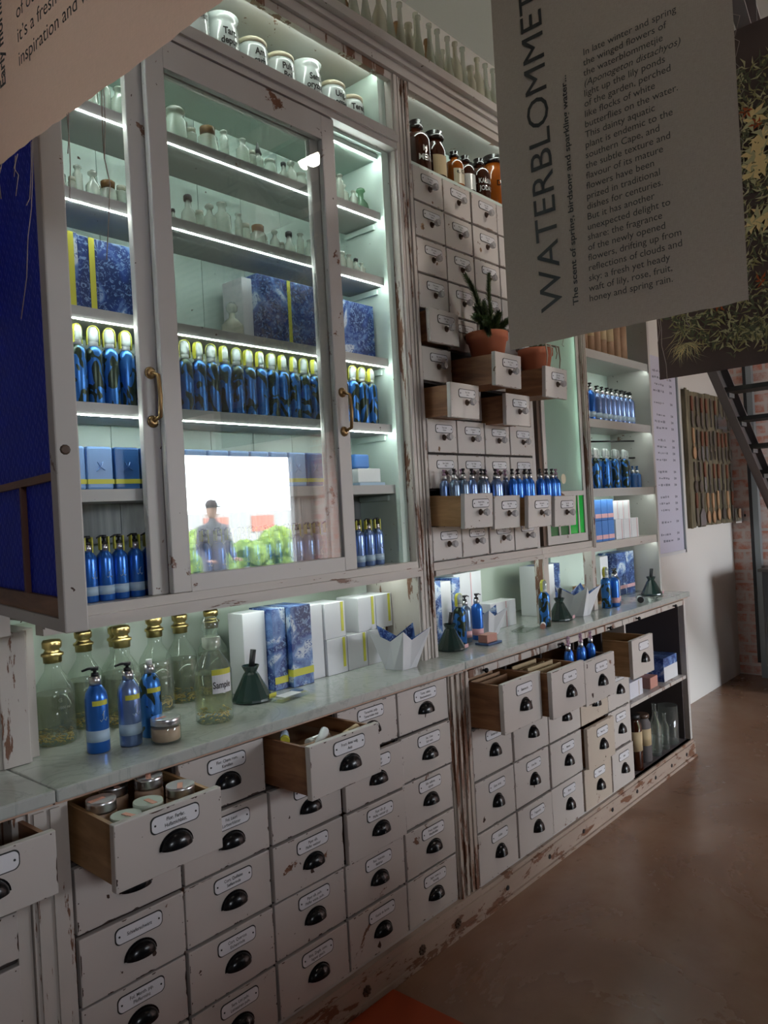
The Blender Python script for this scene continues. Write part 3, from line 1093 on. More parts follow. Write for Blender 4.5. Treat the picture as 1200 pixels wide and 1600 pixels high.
part(UA, 'led_strip', MB().box(0.865, 2.145, YU + 0.022, YU + 0.030, 3.104, 3.112), ['led_soft'])
for zb in (2.795,):
    part(UA, 'led_strip', MB().box(0.842, 2.148, YS - 0.001, YS + 0.005, zb - 0.003, zb), ['led'])
    part(UA, 'light_batten', MB().box(0.842, 2.148, YS - 0.002, YBK, zb + 0.0005, zb + 0.018), ['mint'])
for zt in (2.602, 2.362, 2.063, 1.820, 1.598):
    s = part(UA, 'shelf', MB().box(0.8385, 2.1495, YS, YBK - 0.032, zt - 0.032, zt, 0, 0.001), ['shelf'])
    if zt > 1.7:
        part(s, 'led_strip', MB().box(0.842, 2.148, YS - 0.001, YS + 0.0030, zt - 0.0345, zt - 0.0325), ['led'])
    part(UA, 'shelf_support', MB().box(2.1395, 2.1495, YS + 0.03, YBK - 0.035, zt - 0.056, zt - 0.0385), ['mint'])
# light under the cabinet, for the counter niche
part(UA, 'niche_led_strip', MB().box(0.86, 2.18, YU + 0.10, YU + 0.115, 1.280, 1.2845), ['led_soft'])


def sliding_door(root, x0, x1, y, hx, side):
    z0, z1 = 1.3125, 2.824
    s = 0.058
    mb = MB()
    mb.box(x0, x0 + s, y, y + 0.022, z0, z1, 0, 0.003)
    mb.box(x1 - s, x1, y, y + 0.022, z0, z1, 0, 0.003)
    mb.box(x0 + s, x1 - s, y + 0.001, y + 0.021, z0, z0 + 0.046, 0)
    mb.box(x0 + s, x1 - s, y + 0.001, y + 0.021, z1 - 0.082, z1, 0)
    d = part(root, 'sliding_door', mb, ['paint'])
    part(d, 'glass_pane', MB().box(x0 + s, x1 - s, y + 0.009, y + 0.012, z0 + 0.046, z1 - 0.082), ['pane'])
    mb = MB()
    for z in (1.775, 1.905):
        mb.lathe([(0.017, 0), (0.016, 0.005), (0.008, 0.010)], hx, y - 0.0005, 12, z, 0, axis='Y')
    mb.tube([(hx, y - 0.006, 1.775), (hx + 0.004, y - 0.032, 1.785), (hx + 0.005, y - 0.036, 1.84), (hx + 0.004, y - 0.032, 1.895), (hx, y - 0.006, 1.905)], 0.0058, 8)
    part(d, 'handle', mb, ['brass'])
    return d


sliding_door(UA, 1.155, 1.868, YU - 0.006, 1.838, 1)
sliding_door(UA, 1.108, 1.836, YU + 0.022, 1.137, -1)

# --- small drawer cabinet
UB = thing('spice_drawer_cabinet', 'upper cabinet of eleven rows of small white drawers with glass knobs', 'cabinet', (2.9, 1.95, 1.2))
UROW = [2.812 - 0.1375 * i for i in range(12)]
UCOL = [2.285, 2.478, 2.672, 2.866, 3.060]
mb = MB()
mb.box(2.2855, 3.085, YBK - 0.01, YBK, 1.26, 3.11, 0)
mb.box(2.2855, 3.085, YU + 0.006, YBK - 0.01, 2.812, 2.824, 0)
mb.box(3.062, 3.088, YU + 0.003, YBK - 0.01, 1.26, 2.812, 1)
for c in UCOL[1:-1]:
    mb.box(c - 0.005, c + 0.005, YU + 0.012, YBK - 0.01, 1.3, 2.811, 2)
for r in UROW[1:-1]:
    mb.box(2.286, 3.061, YU + 0.014, YBK - 0.01, r - 0.004, r + 0.004, 2)
mb.box(2.2855, 3.088, YU + 0.031, 2.05, 1.262, 1.30, 1)
part(UB, 'body', mb, ['mint', 'paint', 'dark_in'])
mb = MB()
mb.box(2.286, 3.088, YU - 0.004, YU + 0.03, 1.268, 1.298)
mb.box(2.286, 3.088, YU - 0.012, YU + 0.02, 1.248, 1.268)
part(UB, 'bottom_rail', mb, ['paint_rail'])
part(UB, 'top_rail', MB().box(2.286, 3.088, YU - 0.008, YU + 0.02, 3.085, 3.115), ['paint_rail'])
part(UB, 'led_strip', MB().box(2.30, 3.08, YU + 0.021, YU + 0.03, 3.104, 3.112), ['led_soft'])
part(UB, 'niche_led_strip', MB().box(2.30, 3.08, YU + 0.09, YU + 0.10, 1.254, 1.261), ['led_soft'])
words = ['Ext. Aloës', 'Bals. peruv.', 'Camphora', 'Rad. Ipecac.', 'Sem. Cydon.', 'Fol. Sennae', 'Ext. Opii', 'Flor. Tiliae', 'Rad. Gent.', 'Gummi Gutt.', 'Sal. marin.', 'Tinct. Iod.']
words2 = ['Aloe', 'Kampfer', 'Kali. jod.', 'Senega', 'Quitten', 'Senna', 'Opium', 'Linden', 'Enzian', 'Zimt', 'Meersalz', 'Jod']
for r in range(11):
    for c in range(4):
        pull, tilt = random.choice([0.0, 0.001, 0.003]), 0.0
        if r == 4 and c == 0:
            pull = 0.045
        if r == 5 and c == 1:
            pull, tilt = 0.195, 0.04
        if r == 5 and c == 3:
            pull, tilt = 0.188, 0.05
        if r == 6 and c in (0, 2):
            pull, tilt = (0.120, 0.03) if c == 0 else (0.112, 0.03)
        if r == 7:
            pull = 0.006
        if r == 9:
            pull = (0.153, 0.155, 0.187, 0.198)[c]
            tilt = 0.05
        drop = {(5, 1): 0.033, (5, 3): 0.046, (6, 0): 0.018, (6, 2): 0.027, (9, 0): 0.020, (9, 1): 0.032, (9, 2): 0.037, (9, 3): 0.043}.get((r, c), 0)
        k = (r * 5 + c * 3) % 12
        add_drawer(UB, UCOL[c], UROW[r + 1] - drop, UCOL[c + 1] - UCOL[c], UROW[r] - UROW[r + 1], YU, pull, [words[k], words2[(k + r) % 12]], 'U', 'paint_upper', 'wood_in' if r != 9 else 'wood_light', tilt, 0.24)

# --- frosted door section
UC = thing('frosted_door_cabinet', 'narrow upper cabinet with a frosted glass door and green panes', 'cabinet', (3.35, 1.95, 1.2))
mb = MB()
mb.box(3.09, 3.62, YBK, YBK + 0.01, 1.30, 3.11, 0)
mb.box(3.585, 3.625, YU - 0.006, YBK, 1.262, 3.114, 1)
mb.box(3.592, 3.600, YU - 0.012, YU - 0.006, 1.262, 3.11, 1)
mb.box(3.608, 3.616, YU - 0.012, YU - 0.006, 1.262, 3.11, 1)
part(UC, 'body', mb, ['mint', 'paint_worn'])
mb = MB()
mb.box(3.09, 3.584, YU - 0.004, YU + 0.010, 1.268, 1.298)
mb.box(3.09, 3.584, YU - 0.012, YU + 0.008, 1.248, 1.268)
mb.box(3.09, 3.584, YU + 0.010, 2.05, 1.262, 1.298)
part(UC, 'bottom_rail', mb, ['paint_rail'])
part(UC, 'niche_led_strip', MB().box(3.10, 3.57, YU + 0.09, YU + 0.10, 1.254, 1.2615), ['led_soft'])
part(UC, 'niche_post', MB().box(3.105, 3.150, YU + 0.002, YU + 0.05, TOP + 0.001, 1.248), ['paint_worn'])
part(UC, 'niche_post', MB().box(3.585, 3.625, YU + 0.002, YU + 0.05, TOP + 0.001, 1.261), ['paint_worn'])
for z in (1.565, 1.80, 2.10, 2.40):
    part(UC, 'shelf', MB().box(3.09, 3.583, YU + 0.04, YBK - 0.001, z - 0.02, z), ['shelf_dark'])
mb = MB()
y = YU + 0.012
mb.box(3.178, 3.208, y, y + 0.02, 1.302, 2.9)
mb.box(3.555, 3.583, y, y + 0.02, 1.302, 2.9)
mb.box(3.208, 3.555, y, y + 0.02, 1.302, 1.342)
mb.box(3.208, 3.555, y, y + 0.02, 1.530, 1.553)
mb.box(3.288, 3.302, y, y + 0.02, 1.342, 1.530)
mb.box(3.388, 3.402, y, y + 0.02, 1.342, 1.530)
mb.box(3.488, 3.500, y, y + 0.02, 1.342, 1.530)
mb.box(3.208, 3.555, y, y + 0.02, 2.84, 2.9)
d = part(UC, 'door', mb, ['paint'])
part(d, 'frosted_pane', MB().box(3.209, 3.554, y + 0.006, y + 0.010, 1.554, 2.839), ['frosted'])
part(d, 'green_pane', MB().box(3.209, 3.287, y + 0.006, y + 0.010, 1.343, 1.529), ['green_glass_dark'])
part(d, 'green_pane', MB().box(3.303, 3.387, y + 0.006, y + 0.010, 1.343, 1.529), ['green_glass_dark'])
part(d, 'green_pane', MB().box(3.403, 3.487, y + 0.006, y + 0.010, 1.343, 1.529), ['green_glass'])
part(d, 'green_pane', MB().box(3.501, 3.554, y + 0.006, y + 0.010, 1.343, 1.529), ['green_glass'])
part(UC, 'led_strip', MB().box(3.560, 3.572, y + 0.045, y + 0.053, 1.60, 2.85), ['led_soft'])
part(UC, 'dark_post', MB().box(3.150, 3.178, YU + 0.02, YU + 0.04, 1.30, 2.9), ['brown_plate'])

# --- open shelves at the far end
UD = thing('open_shelf_cabinet', 'open lit shelf cabinet at the far end beside the menu board', 'cabinet', (4.03, 1.95, 1.2))
mb = MB()
mb.box(3.6255, 4.45, YBK, YBK + 0.012, TOP + 0.002, 3.11, 0)
mb.box(4.432, 4.458, YU, YBK, TOP + 0.002, 3.113, 1)
part(UD, 'body', mb, ['mint', 'paint'])
for zb in (2.25, 1.89, 1.53, 1.25):
    mb = MB().box(3.626, 4.431, YU + 0.012, YBK - 0.001, zb, zb + 0.030)
    mb.box(3.626, 4.431, YU + 0.006, YU + 0.0119, zb - 0.012, zb + 0.031)
    s = part(UD, 'shelf', mb, ['paint_rail' if zb < 1.3 else 'shelf'])
    part(s, 'led_strip', MB().box(3.65, 4.42, YU + 0.0135, YU + 0.022, zb - 0.0035, zb - 0.0003), ['led_soft'])
for z in (2.12, 1.98, 1.84, 1.74, 1.62):
    part(UD, 'shelf_rod', MB().tube([(4.12, YBK - 0.02, z), (4.425, YBK - 0.15, z)], 0.005, 6), ['black'])

# --- niche back board (mint-grey) behind the worktop
struct('wall_niche_panel', MB().box(-0.2, 3.62, 2.1595, 2.1695, TOP + 0.001, 1.26), ['mint_dark'])

# --- fluted pillar standing on the marble, left of the niche
t = thing('fluted_pillar', 'fluted white pillar with peeling paint standing on the marble at the left edge', 'pillar', (0.68, 1.95, TOP + 0.001))
mb = MB()
z1 = 1.262
mb.prism([(0.50, TOP + 0.001), (0.805, TOP + 0.001), (0.805, z1), (0.50, z1)], 1.885, 2.05, 0)
for x in (0.535, 0.60, 0.665):
    mb.box(x, x + 0.045, 1.877, 1.885, TOP + 0.001, z1, 0, 0.004)
mb.box(0.735, 0.800, 1.878, 1.885, TOP + 0.001, z1, 0, 0.002)
mb.box(0.805, 0.835, 1.915, 2.05, TOP + 0.001, z1, 0)
part(t, 'shaft', mb, ['paint_worn'])

# --- left wall cabinet with the open blue glass door
UL = thing('wall_cabinet', 'wall cabinet at the left edge with an open door of blue patterned glass', 'cabinet', (0.3, 1.95, 1.3))
part(UL, 'body', MB().box(-0.3, 0.735, 1.80, 2.15, 1.266, 3.1), ['paint'])
ang = math.radians(80.7)
DL, DH, DZ = 0.56, 1.62, 1.325
mb = MB()     # local: Y along the door from free edge to hinge, X thickness, Z up
mb.box(0, 0.040, 0, 0.036, 0, DH, 0, 0.003)
mb.box(0, 0.040, DL - 0.036, DL, 0, DH, 0)
mb.box(0.002, 0.038, 0.036, DL - 0.036, 0, 0.022, 0)
mb.box(0.002, 0.038, 0.036, DL - 0.036, DH - 0.05, DH, 0)
mb.box(0.008, 0.032, 0.036, DL - 0.036, 0.022, 0.056, 1)
mb.box(0.008, 0.032, 0.036, DL - 0.036, 0.262, 0.276, 1)
mb.box(0.008, 0.032, 0.262, 0.274, 0.056, 0.262, 2)
door = lpart(UL, 'glazed_door', mb, ['paint', 'wood_in', 'rust'])
glassp = lpart(door, 'blue_glass', MB().box(0.018, 0.022, 0.036, DL - 0.036, 0.03, DH - 0.05), ['blueglass'])
door.location = Vector((0.604, 1.262, DZ)) - UL.location
door.rotation_euler = (0, 0, ang - PI / 2)
lk = lpart(door, 'lock_hole', MB().lathe([(0.009, 0), (0.006, 0.002)], 0.016, 0.0, 10, 0.31, 0, axis='Y'), ['brown_plate'])

# ------------------------------------------------------------------ bottles and jars
def place(proto, used, x, y, z, label, group=None, rz=0.0, s=None):
    """first use moves the prototype itself, later uses copy it with its parts"""
    if not used:
        used.append(1)
        o = proto
    else:
        o = copy_tree(proto)
    o.location = (x, y, z)
    o.rotation_euler = (0, 0, rz)
    if s:
        o.scale = (s, s, s) if isinstance(s, (int, float)) else s
    o['label'] = label
    if group:
        o['group'] = group
    return o


def spray_bottle(name, r=0.0225, h=0.150, body='leafprint'):
    t = thing(name, 'blue bottle', 'bottle')
    lpart(t, 'body', MB().lathe([(r * 0.93, 0), (r, 0.003), (r, h * 0.86), (r * 0.92, h * 0.93), (r * 0.55, h * 0.985), (r * 0.5, h)], n=20), [body])
    lpart(t, 'pump_collar', MB().lathe([(r * 0.52, h), (r * 0.52, h + 0.014), (r * 0.4, h + 0.016), (r * 0.3, h + 0.03)], n=14), ['white_plastic'])
    lpart(t, 'clear_cap', MB().lathe([(r * 0.60, h + 0.012), (r * 0.66, h + 0.02), (r * 0.64, h + 0.040), (r * 0.45, h + 0.050), (r * 0.1, h + 0.0535)], n=14), ['clear_cap'])
    mb = MB()
    rr = r * 0.70
    for s in (-1, 1):
        mb.box(s * rr - 0.0008, s * rr + 0.0008, -0.006, 0.006, h + 0.004, h + 0.040)
    pts = [(rr * math.cos(PI * k / 8), h + 0.040 + 0.0155 * math.sin(PI * k / 8)) for k in range(9)]
    mb.prism(pts + [(x * 0.93, z - 0.0015) for x, z in reversed(pts)], -0.006, 0.006)
    lpart(t, 'yellow_ribbon', mb, ['yellow'])
    return reg(t)


def logo_pump_bottle(name, r=0.0212, h=0.128, mat='blue_metal', tagcol='yellow', head=True, band='label_pale', cap='black_matte', logo=True):
    t = thing(name, 'pump bottle', 'bottle')
    lpart(t, 'body', MB().lathe([(r * 0.94, 0), (r, 0.003), (r, h * 0.84), (r * 0.9, h * 0.92), (r * 0.55, h * 0.985), (r * 0.5, h)], n=22), [mat])
    if band:
        lpart(t, 'label_band', MB().lathe([(r * 1.006, h * 0.13), (r * 1.006, h * 0.31)], n=22), [band])
    if logo:
        mb = MB()
        y = -r * 1.012
        mb.tube([(-0.007, y * 0.97, h * 0.50), (-0.005, y, h * 0.47), (0.0, y, h * 0.50), (0.001, y, h * 0.60)], 0.0008, 4)
        mb.tube([(-0.003, y, h * 0.55), (0.004, y, h * 0.62)], 0.0007, 4)
        mb.tube([(0.002, y, h * 0.50), (0.005, y, h * 0.46), (0.008, y * 0.96, h * 0.50)], 0.0008, 4)
        lpart(t, 'floral_logo', mb, ['label_pale'])
    lpart(t, 'pump_collar', MB().lathe([(r * 0.5, h), (r * 0.5, h + 0.019)], n=14), ['silver'])
    mb = MB()
    mb.lathe([(r * 0.40, h + 0.019), (r * 0.36, h + 0.026), (r * 0.16, h + 0.027), (r * 0.16, h + 0.036)], n=10)
    mb.lathe([(r * 0.34, h + 0.034), (r * 0.36, h + 0.042)], n=10)
    if head:
        mb.tube([(0, 0, h + 0.039), (-0.012, -0.004, h + 0.0395), (-0.024, -0.008, h + 0.035)], [0.0035, 0.003, 0.002], 6)
    lpart(t, 'pump_head', mb, [cap])
    if tagcol:
        mb = MB()
        mb.box(r * 0.45, r * 0.62, -0.006, 0.006, h - 0.002, h + 0.038)
        mb.box(-r * 0.62, -r * 0.45, -0.006, 0.006, h + 0.004, h + 0.038)
        lpart(t, 'hang_tag', mb, [tagcol])
    return reg(t)


# leaf printed spray bottles on the middle shelf
pr_ = spray_bottle('spray_bottle')
us = []
xs = [0.938, 0.968, 1.013, 1.058, 1.105] + [1.152 + 0.0462 * k for k in range(18)] + [1.988, 2.036, 2.084]
yy = {0: 1.935, 1: 1.876}
for i, x in enumerate(xs):
    y = 1.935 if i == 0 else 1.874
    where = 'in the open left bay' if i < 5 else ('in the open right bay' if i > 22 else 'behind the sliding door')
    k = i if i < 5 else (i - 23 if i > 22 else i - 5)
    place(pr_, us, x, y, 1.8205, 'blue leaf-printed spray bottle, %s from the left %s' % (ORD[k], where), 'leaf-printed spray bottles on the middle shelf', random.uniform(-0.7, 0.7))

# pump bottles on the cabinet floor
pr_ = logo_pump_bottle('pump_bottle')
pale = logo_pump_bottle('pump_bottle', mat='pale_metal')
us, us2 = [], []
xs = [0.925, 0.968, 1.011, 1.055, 1.099, 1.143, 1.19, 1.235, 1.28, 1.325, 1.37, 1.415, 1.46, 1.505, 1.55, 1.595, 1.64, 1.685, 1.73, 1.775, 1.82, 1.87, 1.915, 1.976, 2.025, 2.078]
for i, x in enumerate(xs):
    a, b = (pr_, us) if i < 16 else (pale, us2)
    where = 'in the left bay' if i < 5 else ('in the right bay' if i > 22 else 'behind the lower door glass')
    k = i if i < 5 else (i - 23 if i > 22 else i - 5)
    place(a, b, x, 1.872 + (0.004 if i % 2 else 0), 1.3105, '%s pump bottle, %s from the left %s' % ('bright blue' if i < 16 else 'pale silvery blue', ORD[k], where), 'pump bottles on the floor of the glazed cabinet', random.uniform(-0.25, 0.25))


# pale blue tins
def tin(name, mat, w=0.072, d=0.06, h=0.112, band=True):
    t = thing(name, 'tin', 'tin')
    lpart(t, 'body', MB().box(-w / 2, w / 2, 0, d, 0, h, 0, 0.006), [mat])
    if band:
        lpart(t, 'yellow_band', MB().box(-w / 2 - 0.0004, w / 2 + 0.0004, -0.0006, d * 0.8, h * 0.13, h * 0.24), ['yellow'])
        mb = MB()
        mb.tube([(-0.012, -0.001, h * 0.42), (0.0, -0.002, h * 0.52), (0.006, -0.002, h * 0.64)], 0.0015, 5)
        mb.tube([(-0.008, -0.001, h * 0.64), (0.0, -0.002, h * 0.52), (0.012, -0.001, h * 0.45)], 0.0015, 5)
        lpart(t, 'embossed_sprig', mb, [mat])
    return reg(t)


pa = tin('tin_box', 'blue_tin')
pb = tin('tin_box', 'blue_tin_dark')
ua, ub = [], []
g = 'blue tins on the wooden shelf'
place(pa, ua, 0.934, 1.865, 1.5985, 'pale blue tin with yellow band, cut off by the open door post', g)
place(pa, ua, 1.010, 1.865, 1.5985, 'pale blue tin with an embossed sprig, middle of the left bay', g)
place(pb, ub, 1.088, 1.865, 1.5985, 'dark blue tin with yellow band beside two pale tins', g)
place(pb, ub, 1.166, 1.867, 1.5985, 'dark blue tin half hidden behind the door stile at left', g)
for i, x in enumerate((1.31, 1.388, 1.466, 1.544)):
    place(pa, ua, x, 1.868, 1.5985, 'blue tin hidden in the bright window reflection, %s from the left' % ORD[i], g)
place(pa, ua, 1.622, 1.867, 1.5985, 'pale blue tin at the right edge of the reflected window', g)
place(pa, ua, 1.700, 1.867, 1.5985, 'pale blue tin just right of the reflected window', g)
place(pb, ub, 1.778, 1.867, 1.5985, 'dark blue tin against the right stile of the sliding door', g)
t = thing('soap_box', 'cream cardboard box on the wooden shelf of the right bay', 'box', (2.045, 1.87, 1.6095))
part(t, 'box', MB().box(1.985, 2.105, 1.868, 1.93, 1.6095, 1.660, 0, 0.003), ['white_plastic'])
t = thing('booklet', 'thin pale blue booklet lying under the cream box', 'booklet', (2.05, 1.87, 1.5985))
part(t, 'cover', MB().box(1.985, 2.12, 1.862, 1.94, 1.5985, 1.609), ['label_pale'])
t = place(tin('tin_box', 'blue_card', 0.075, 0.045, 0.05, False), [], 2.018, 1.875, 1.661, 'small mid blue tin lying on the cream box', None)

# gift boxes in delft paper
def gift(label, x0, x1, y0, y1, z0, z1, sides='delft', ribbons=(), name='gift_box', rib='yellow', front=None):
    t = thing(name, label, 'box', ((x0 + x1) / 2, (y0 + y1) / 2, z0))
    mb = MB().box(x0, x1, y0, y1, z0, z1, 0, 0.0015)
    part(t, 'box', mb, [sides])
    if front:
        part(t, 'printed_face', MB().box(x0 + 0.001, x1 - 0.001, y0 - 0.0006, y0, z0 + 0.001, z1 - 0.001), [front])
    for rx0, rx1, rz0, rz1 in ribbons:
        part(t, 'ribbon', MB().box(rx0, rx1, y0 - 0.0016, y0 - 0.0006, rz0, rz1), [rib])
    return t


g = 'delft patterned boxes on the fourth shelf'
gift('blue delft box standing on edge at far left with a yellow ribbon', 0.905, 0.985, 1.875, 1.99, 2.0635, 2.262, ribbons=[(0.958, 0.974, 2.064, 2.262)])
gift('blue delft box between the first yellow ribbon and the picture box', 0.990, 1.045, 1.885, 1.99, 2.0635, 2.262, ribbons=[(1.020, 1.036, 2.064, 2.262)])
gift('pale delft picture box filling the right part of the left bay', 1.052, 1.20, 1.905, 2.0, 2.0635, 2.270)
gift('wide delft box with yellow ribbon behind the sliding door glass', 1.575, 1.84, 1.875, 2.0, 2.0635, 2.275, ribbons=[(1.700, 1.714, 2.064, 2.275)])
gift('delft patterned box in the right bay above the spray bottles', 1.955, 2.132, 1.885, 1.995, 2.0635, 2.262)
t = gift('white backed box end left of the wide delft box on the fourth shelf', 1.535, 1.574, 1.90, 2.0, 2.0635, 2.262, 'white_card')
t = thing('scent_bottle', 'pale stoppered scent bottle beside the delft box on the fourth shelf', 'bottle', (1.49, 1.90, 2.0635))
lpart(t, 'body', MB().lathe([(0.030, 0), (0.034, 0.01), (0.034, 0.035), (0.022, 0.052), (0.010, 0.06), (0.010, 0.075)]), ['vial_dusty'])
lpart(t, 'stopper', MB().lathe([(0.008, 0.075), (0.017, 0.082), (0.019, 0.095), (0.010, 0.108)]), ['vial'])

# small glass vials
VP = []


def vial(kind):
    t = thing('glass_vial', 'vial', 'bottle')
    cap = None
    mat = 'vial'
    if kind == 0:
        p = [(0.016, 0), (0.017, 0.003), (0.017, 0.042), (0.008, 0.052), (0.007, 0.062), (0.010, 0.064), (0.010, 0.068)]
    elif kind == 1:
        p = [(0.022, 0), (0.023, 0.004), (0.023, 0.040), (0.017, 0.050), (0.017, 0.056), (0.020, 0.058), (0.020, 0.066)]
    elif kind == 2:
        p = [(0.013, 0), (0.013, 0.070), (0.008, 0.077), (0.008, 0.085), (0.011, 0.087), (0.011, 0.092)]
    elif kind == 3:
        p = [(0.015, 0), (0.017, 0.012), (0.015, 0.030), (0.007, 0.042), (0.007, 0.056)]
        cap = ([(0.009, 0.056), (0.009, 0.066), (0.006, 0.069)], 'black_matte')
    elif kind == 4:
        p = [(0.014, 0), (0.014, 0.045), (0.011, 0.050)]
        cap = ([(0.012, 0.050), (0.012, 0.062)], 'vial_dusty')
    elif kind == 5:
        p = [(0.018, 0), (0.020, 0.006), (0.020, 0.045), (0.009, 0.060), (0.008, 0.070)]
        cap = ([(0.005, 0.070), (0.013, 0.078), (0.013, 0.084), (0.006, 0.090)], 'vial')
    elif kind == 6:
        p = [(0.019, 0), (0.020, 0.004), (0.020, 0.034), (0.014, 0.040)]
        cap = ([(0.015, 0.040), (0.016, 0.054), (0.014, 0.056)], 'vial_brown')
    elif kind == 7:
        p = [(0.013, 0), (0.013, 0.040), (0.008, 0.046), (0.008, 0.052)]
        cap = ([(0.010, 0.052), (0.004, 0.070), (0.0015, 0.082)], 'black_matte')
    else:
        p = [(0.022, 0), (0.026, 0.008), (0.022, 0.030), (0.009, 0.048), (0.009, 0.066), (0.015, 0.070), (0.013, 0.078)]
        mat = 'vial_green'
    lpart(t, 'glass_body', MB().lathe(p, n=14), [mat])
    if cap:
        lpart(t, 'stopper', MB().lathe(cap[0], n=12), [cap[1]])
    return reg(t)


VP = [vial(k) for k in range(9)]
VU = [[] for k in range(9)]
VN = ['slim clear glass medicine bottle', 'squat wide-necked clear jar', 'tall narrow clear tube bottle', 'small round bottle with black stopper', 'short straight vial with dull cap', 'clear bottle with a glass stopper', 'small jar with brownish lid', 'small dropper bottle with black top', 'greenish round flask with flared lip']


def vials(z, items, where, group, y=1.89):
    n = 0
    for x, k, s in items:
        place(VP[k], VU[k], x, y + random.uniform(-0.012, 0.012), z + 0.0005, '%s, %s from the left %s' % (VN[k], ORD[n], where), group, random.uniform(0, 6), s * 1.12)
        n += 1


vials(2.602, [(1.045, 1, 1.2), (1.098, 2, 1.0), (1.135, 0, 1.25)], 'on the left bay top shelf', 'clear glass vials on the top shelf')
vials(2.602, [(1.262, 0, 0.9), (1.315, 1, 1.35), (1.368, 4, 0.9), (1.425, 6, 1.35), (1.497, 2, 1.0), (1.552, 0, 1.15), (1.588, 4, 0.9), (1.622, 7, 1.15), (1.672, 1, 0.85), (1.722, 3, 0.9), (1.765, 5, 0.9), (1.808, 1, 0.8)], 'on the glazed top shelf', 'clear glass vials on the top shelf')
vials(2.602, [(1.985, 2, 1.0), (2.022, 0, 1.1), (2.060, 0, 0.9), (2.110, 8, 1.05)], 'on the right bay top shelf', 'clear glass vials on the top shelf')
vials(2.362, [(0.945, 6, 1.1), (0.988, 4, 0.7), (1.010, 2, 0.85), (1.048, 5, 0.85), (1.092, 6, 1.1), (1.130, 4, 0.95)], 'on the left bay second shelf', 'clear glass vials on the second shelf')
vials(2.362, [(1.262, 0, 0.9), (1.296, 3, 0.65), (1.338, 3, 1.25), (1.382, 4, 0.9), (1.420, 5, 0.95), (1.470, 0, 1.45), (1.522, 2, 0.85), (1.560, 4, 1.0), (1.603, 6, 1.15), (1.640, 4, 0.7), (1.672, 5, 0.75), (1.705, 4, 0.6), (1.742, 3, 1.15), (1.783, 2, 0.85), (1.820, 0, 0.95)], 'on the glazed second shelf', 'clear glass vials on the second shelf')
vials(2.362, [(1.975, 1, 0.9), (2.020, 0, 0.9), (2.060, 3, 0.85), (2.098, 0, 0.75)], 'on the right bay second shelf', 'clear glass vials on the second shelf')

# porcelain jars
JT = [(['Fol.'], 1.335, 0.215, 0, 1), (['Aloes'], 1.398, 0.225, 0, 2), (['Tart.', 'depur.', 'Weinst.'], 1.510, 0.215, 0, 3), (['Am.', 'carb.', 'Hirschh.'], 1.628, 0.195, 1, 3), (['Pulv.', 'Bol.', 'Beidell'], 1.745, 0.195, 1, 3), (['Sem.', 'oryzae', 'Reiss'], 1.868, 0.215, 0, 3), (['Ung.', 'pomad.', 'Pomm.'], 1.990, 0.195, 1, 3), (['Tereb.', 'Resin.', 'Terpen.'], 2.092, 0.185, 1, 3)]
for i, (ls, x, h, lid, _) in enumerate(JT):
    if i == 0:
        continue
    r = 0.052 if i < 7 else 0.045
    lb = 'white porcelain apothecary jar lettered %s, %s' % (' '.join(ls), 'with a cream lid' if lid else 'with an open flared rim')
    t = thing('apothecary_jar', lb, 'jar', (x, 1.90, 2.8385), 0, 'porcelain jars above the sliding doors')
    if lid:
        lpart(t, 'body', MB().lathe([(r * 0.95, 0), (r, 0.005), (r, h * 0.82), (r * 0.9, h * 0.9)], n=28), ['porcelain'])
        lpart(t, 'lid', MB().lathe([(r * 0.93, h * 0.9), (r * 0.95, h * 0.97), (r * 0.8, h * 1.0), (r * 0.2, h * 1.01)], n=28), ['porcelain_lid'])
    else:
        lpart(t, 'body', MB().lathe([(r * 0.95, 0), (r, 0.005), (r, h * 0.80), (r * 0.88, h * 0.87), (r * 0.90, h * 0.92), (r * 1.03, h), (r * 0.97, h), (r * 0.82, h * 0.9)], n=28), ['porcelain'])
    mb = MB()
    for k, s in enumerate(ls):
        vs, fs, a, b = text_geo(s, 0.03)
        sz = 0.030 if len(ls) > 1 else 0.034
        wd = min((b - a) * sz * 0.8, r * 1.5)
        # curved on to the jar front
        z = h * 0.68 - k * sz * 0.95
        a0 = math.radians(-90)
        kx = wd / (b - a)
        nv = []
        for v in vs:
            th = a0 - 0.12 + ((v.x - (a + b) / 2) * kx) / r
            nv.append(mb.bm.verts.new(((r + 0.0008) * math.cos(th), (r + 0.0008) * math.sin(th), z + v.y * sz)))
        for f in fs:
            try:
                mb.bm.faces.new([nv[q] for q in f])
            except ValueError:
                pass
    lpart(t, 'lettering', mb, ['ink'])

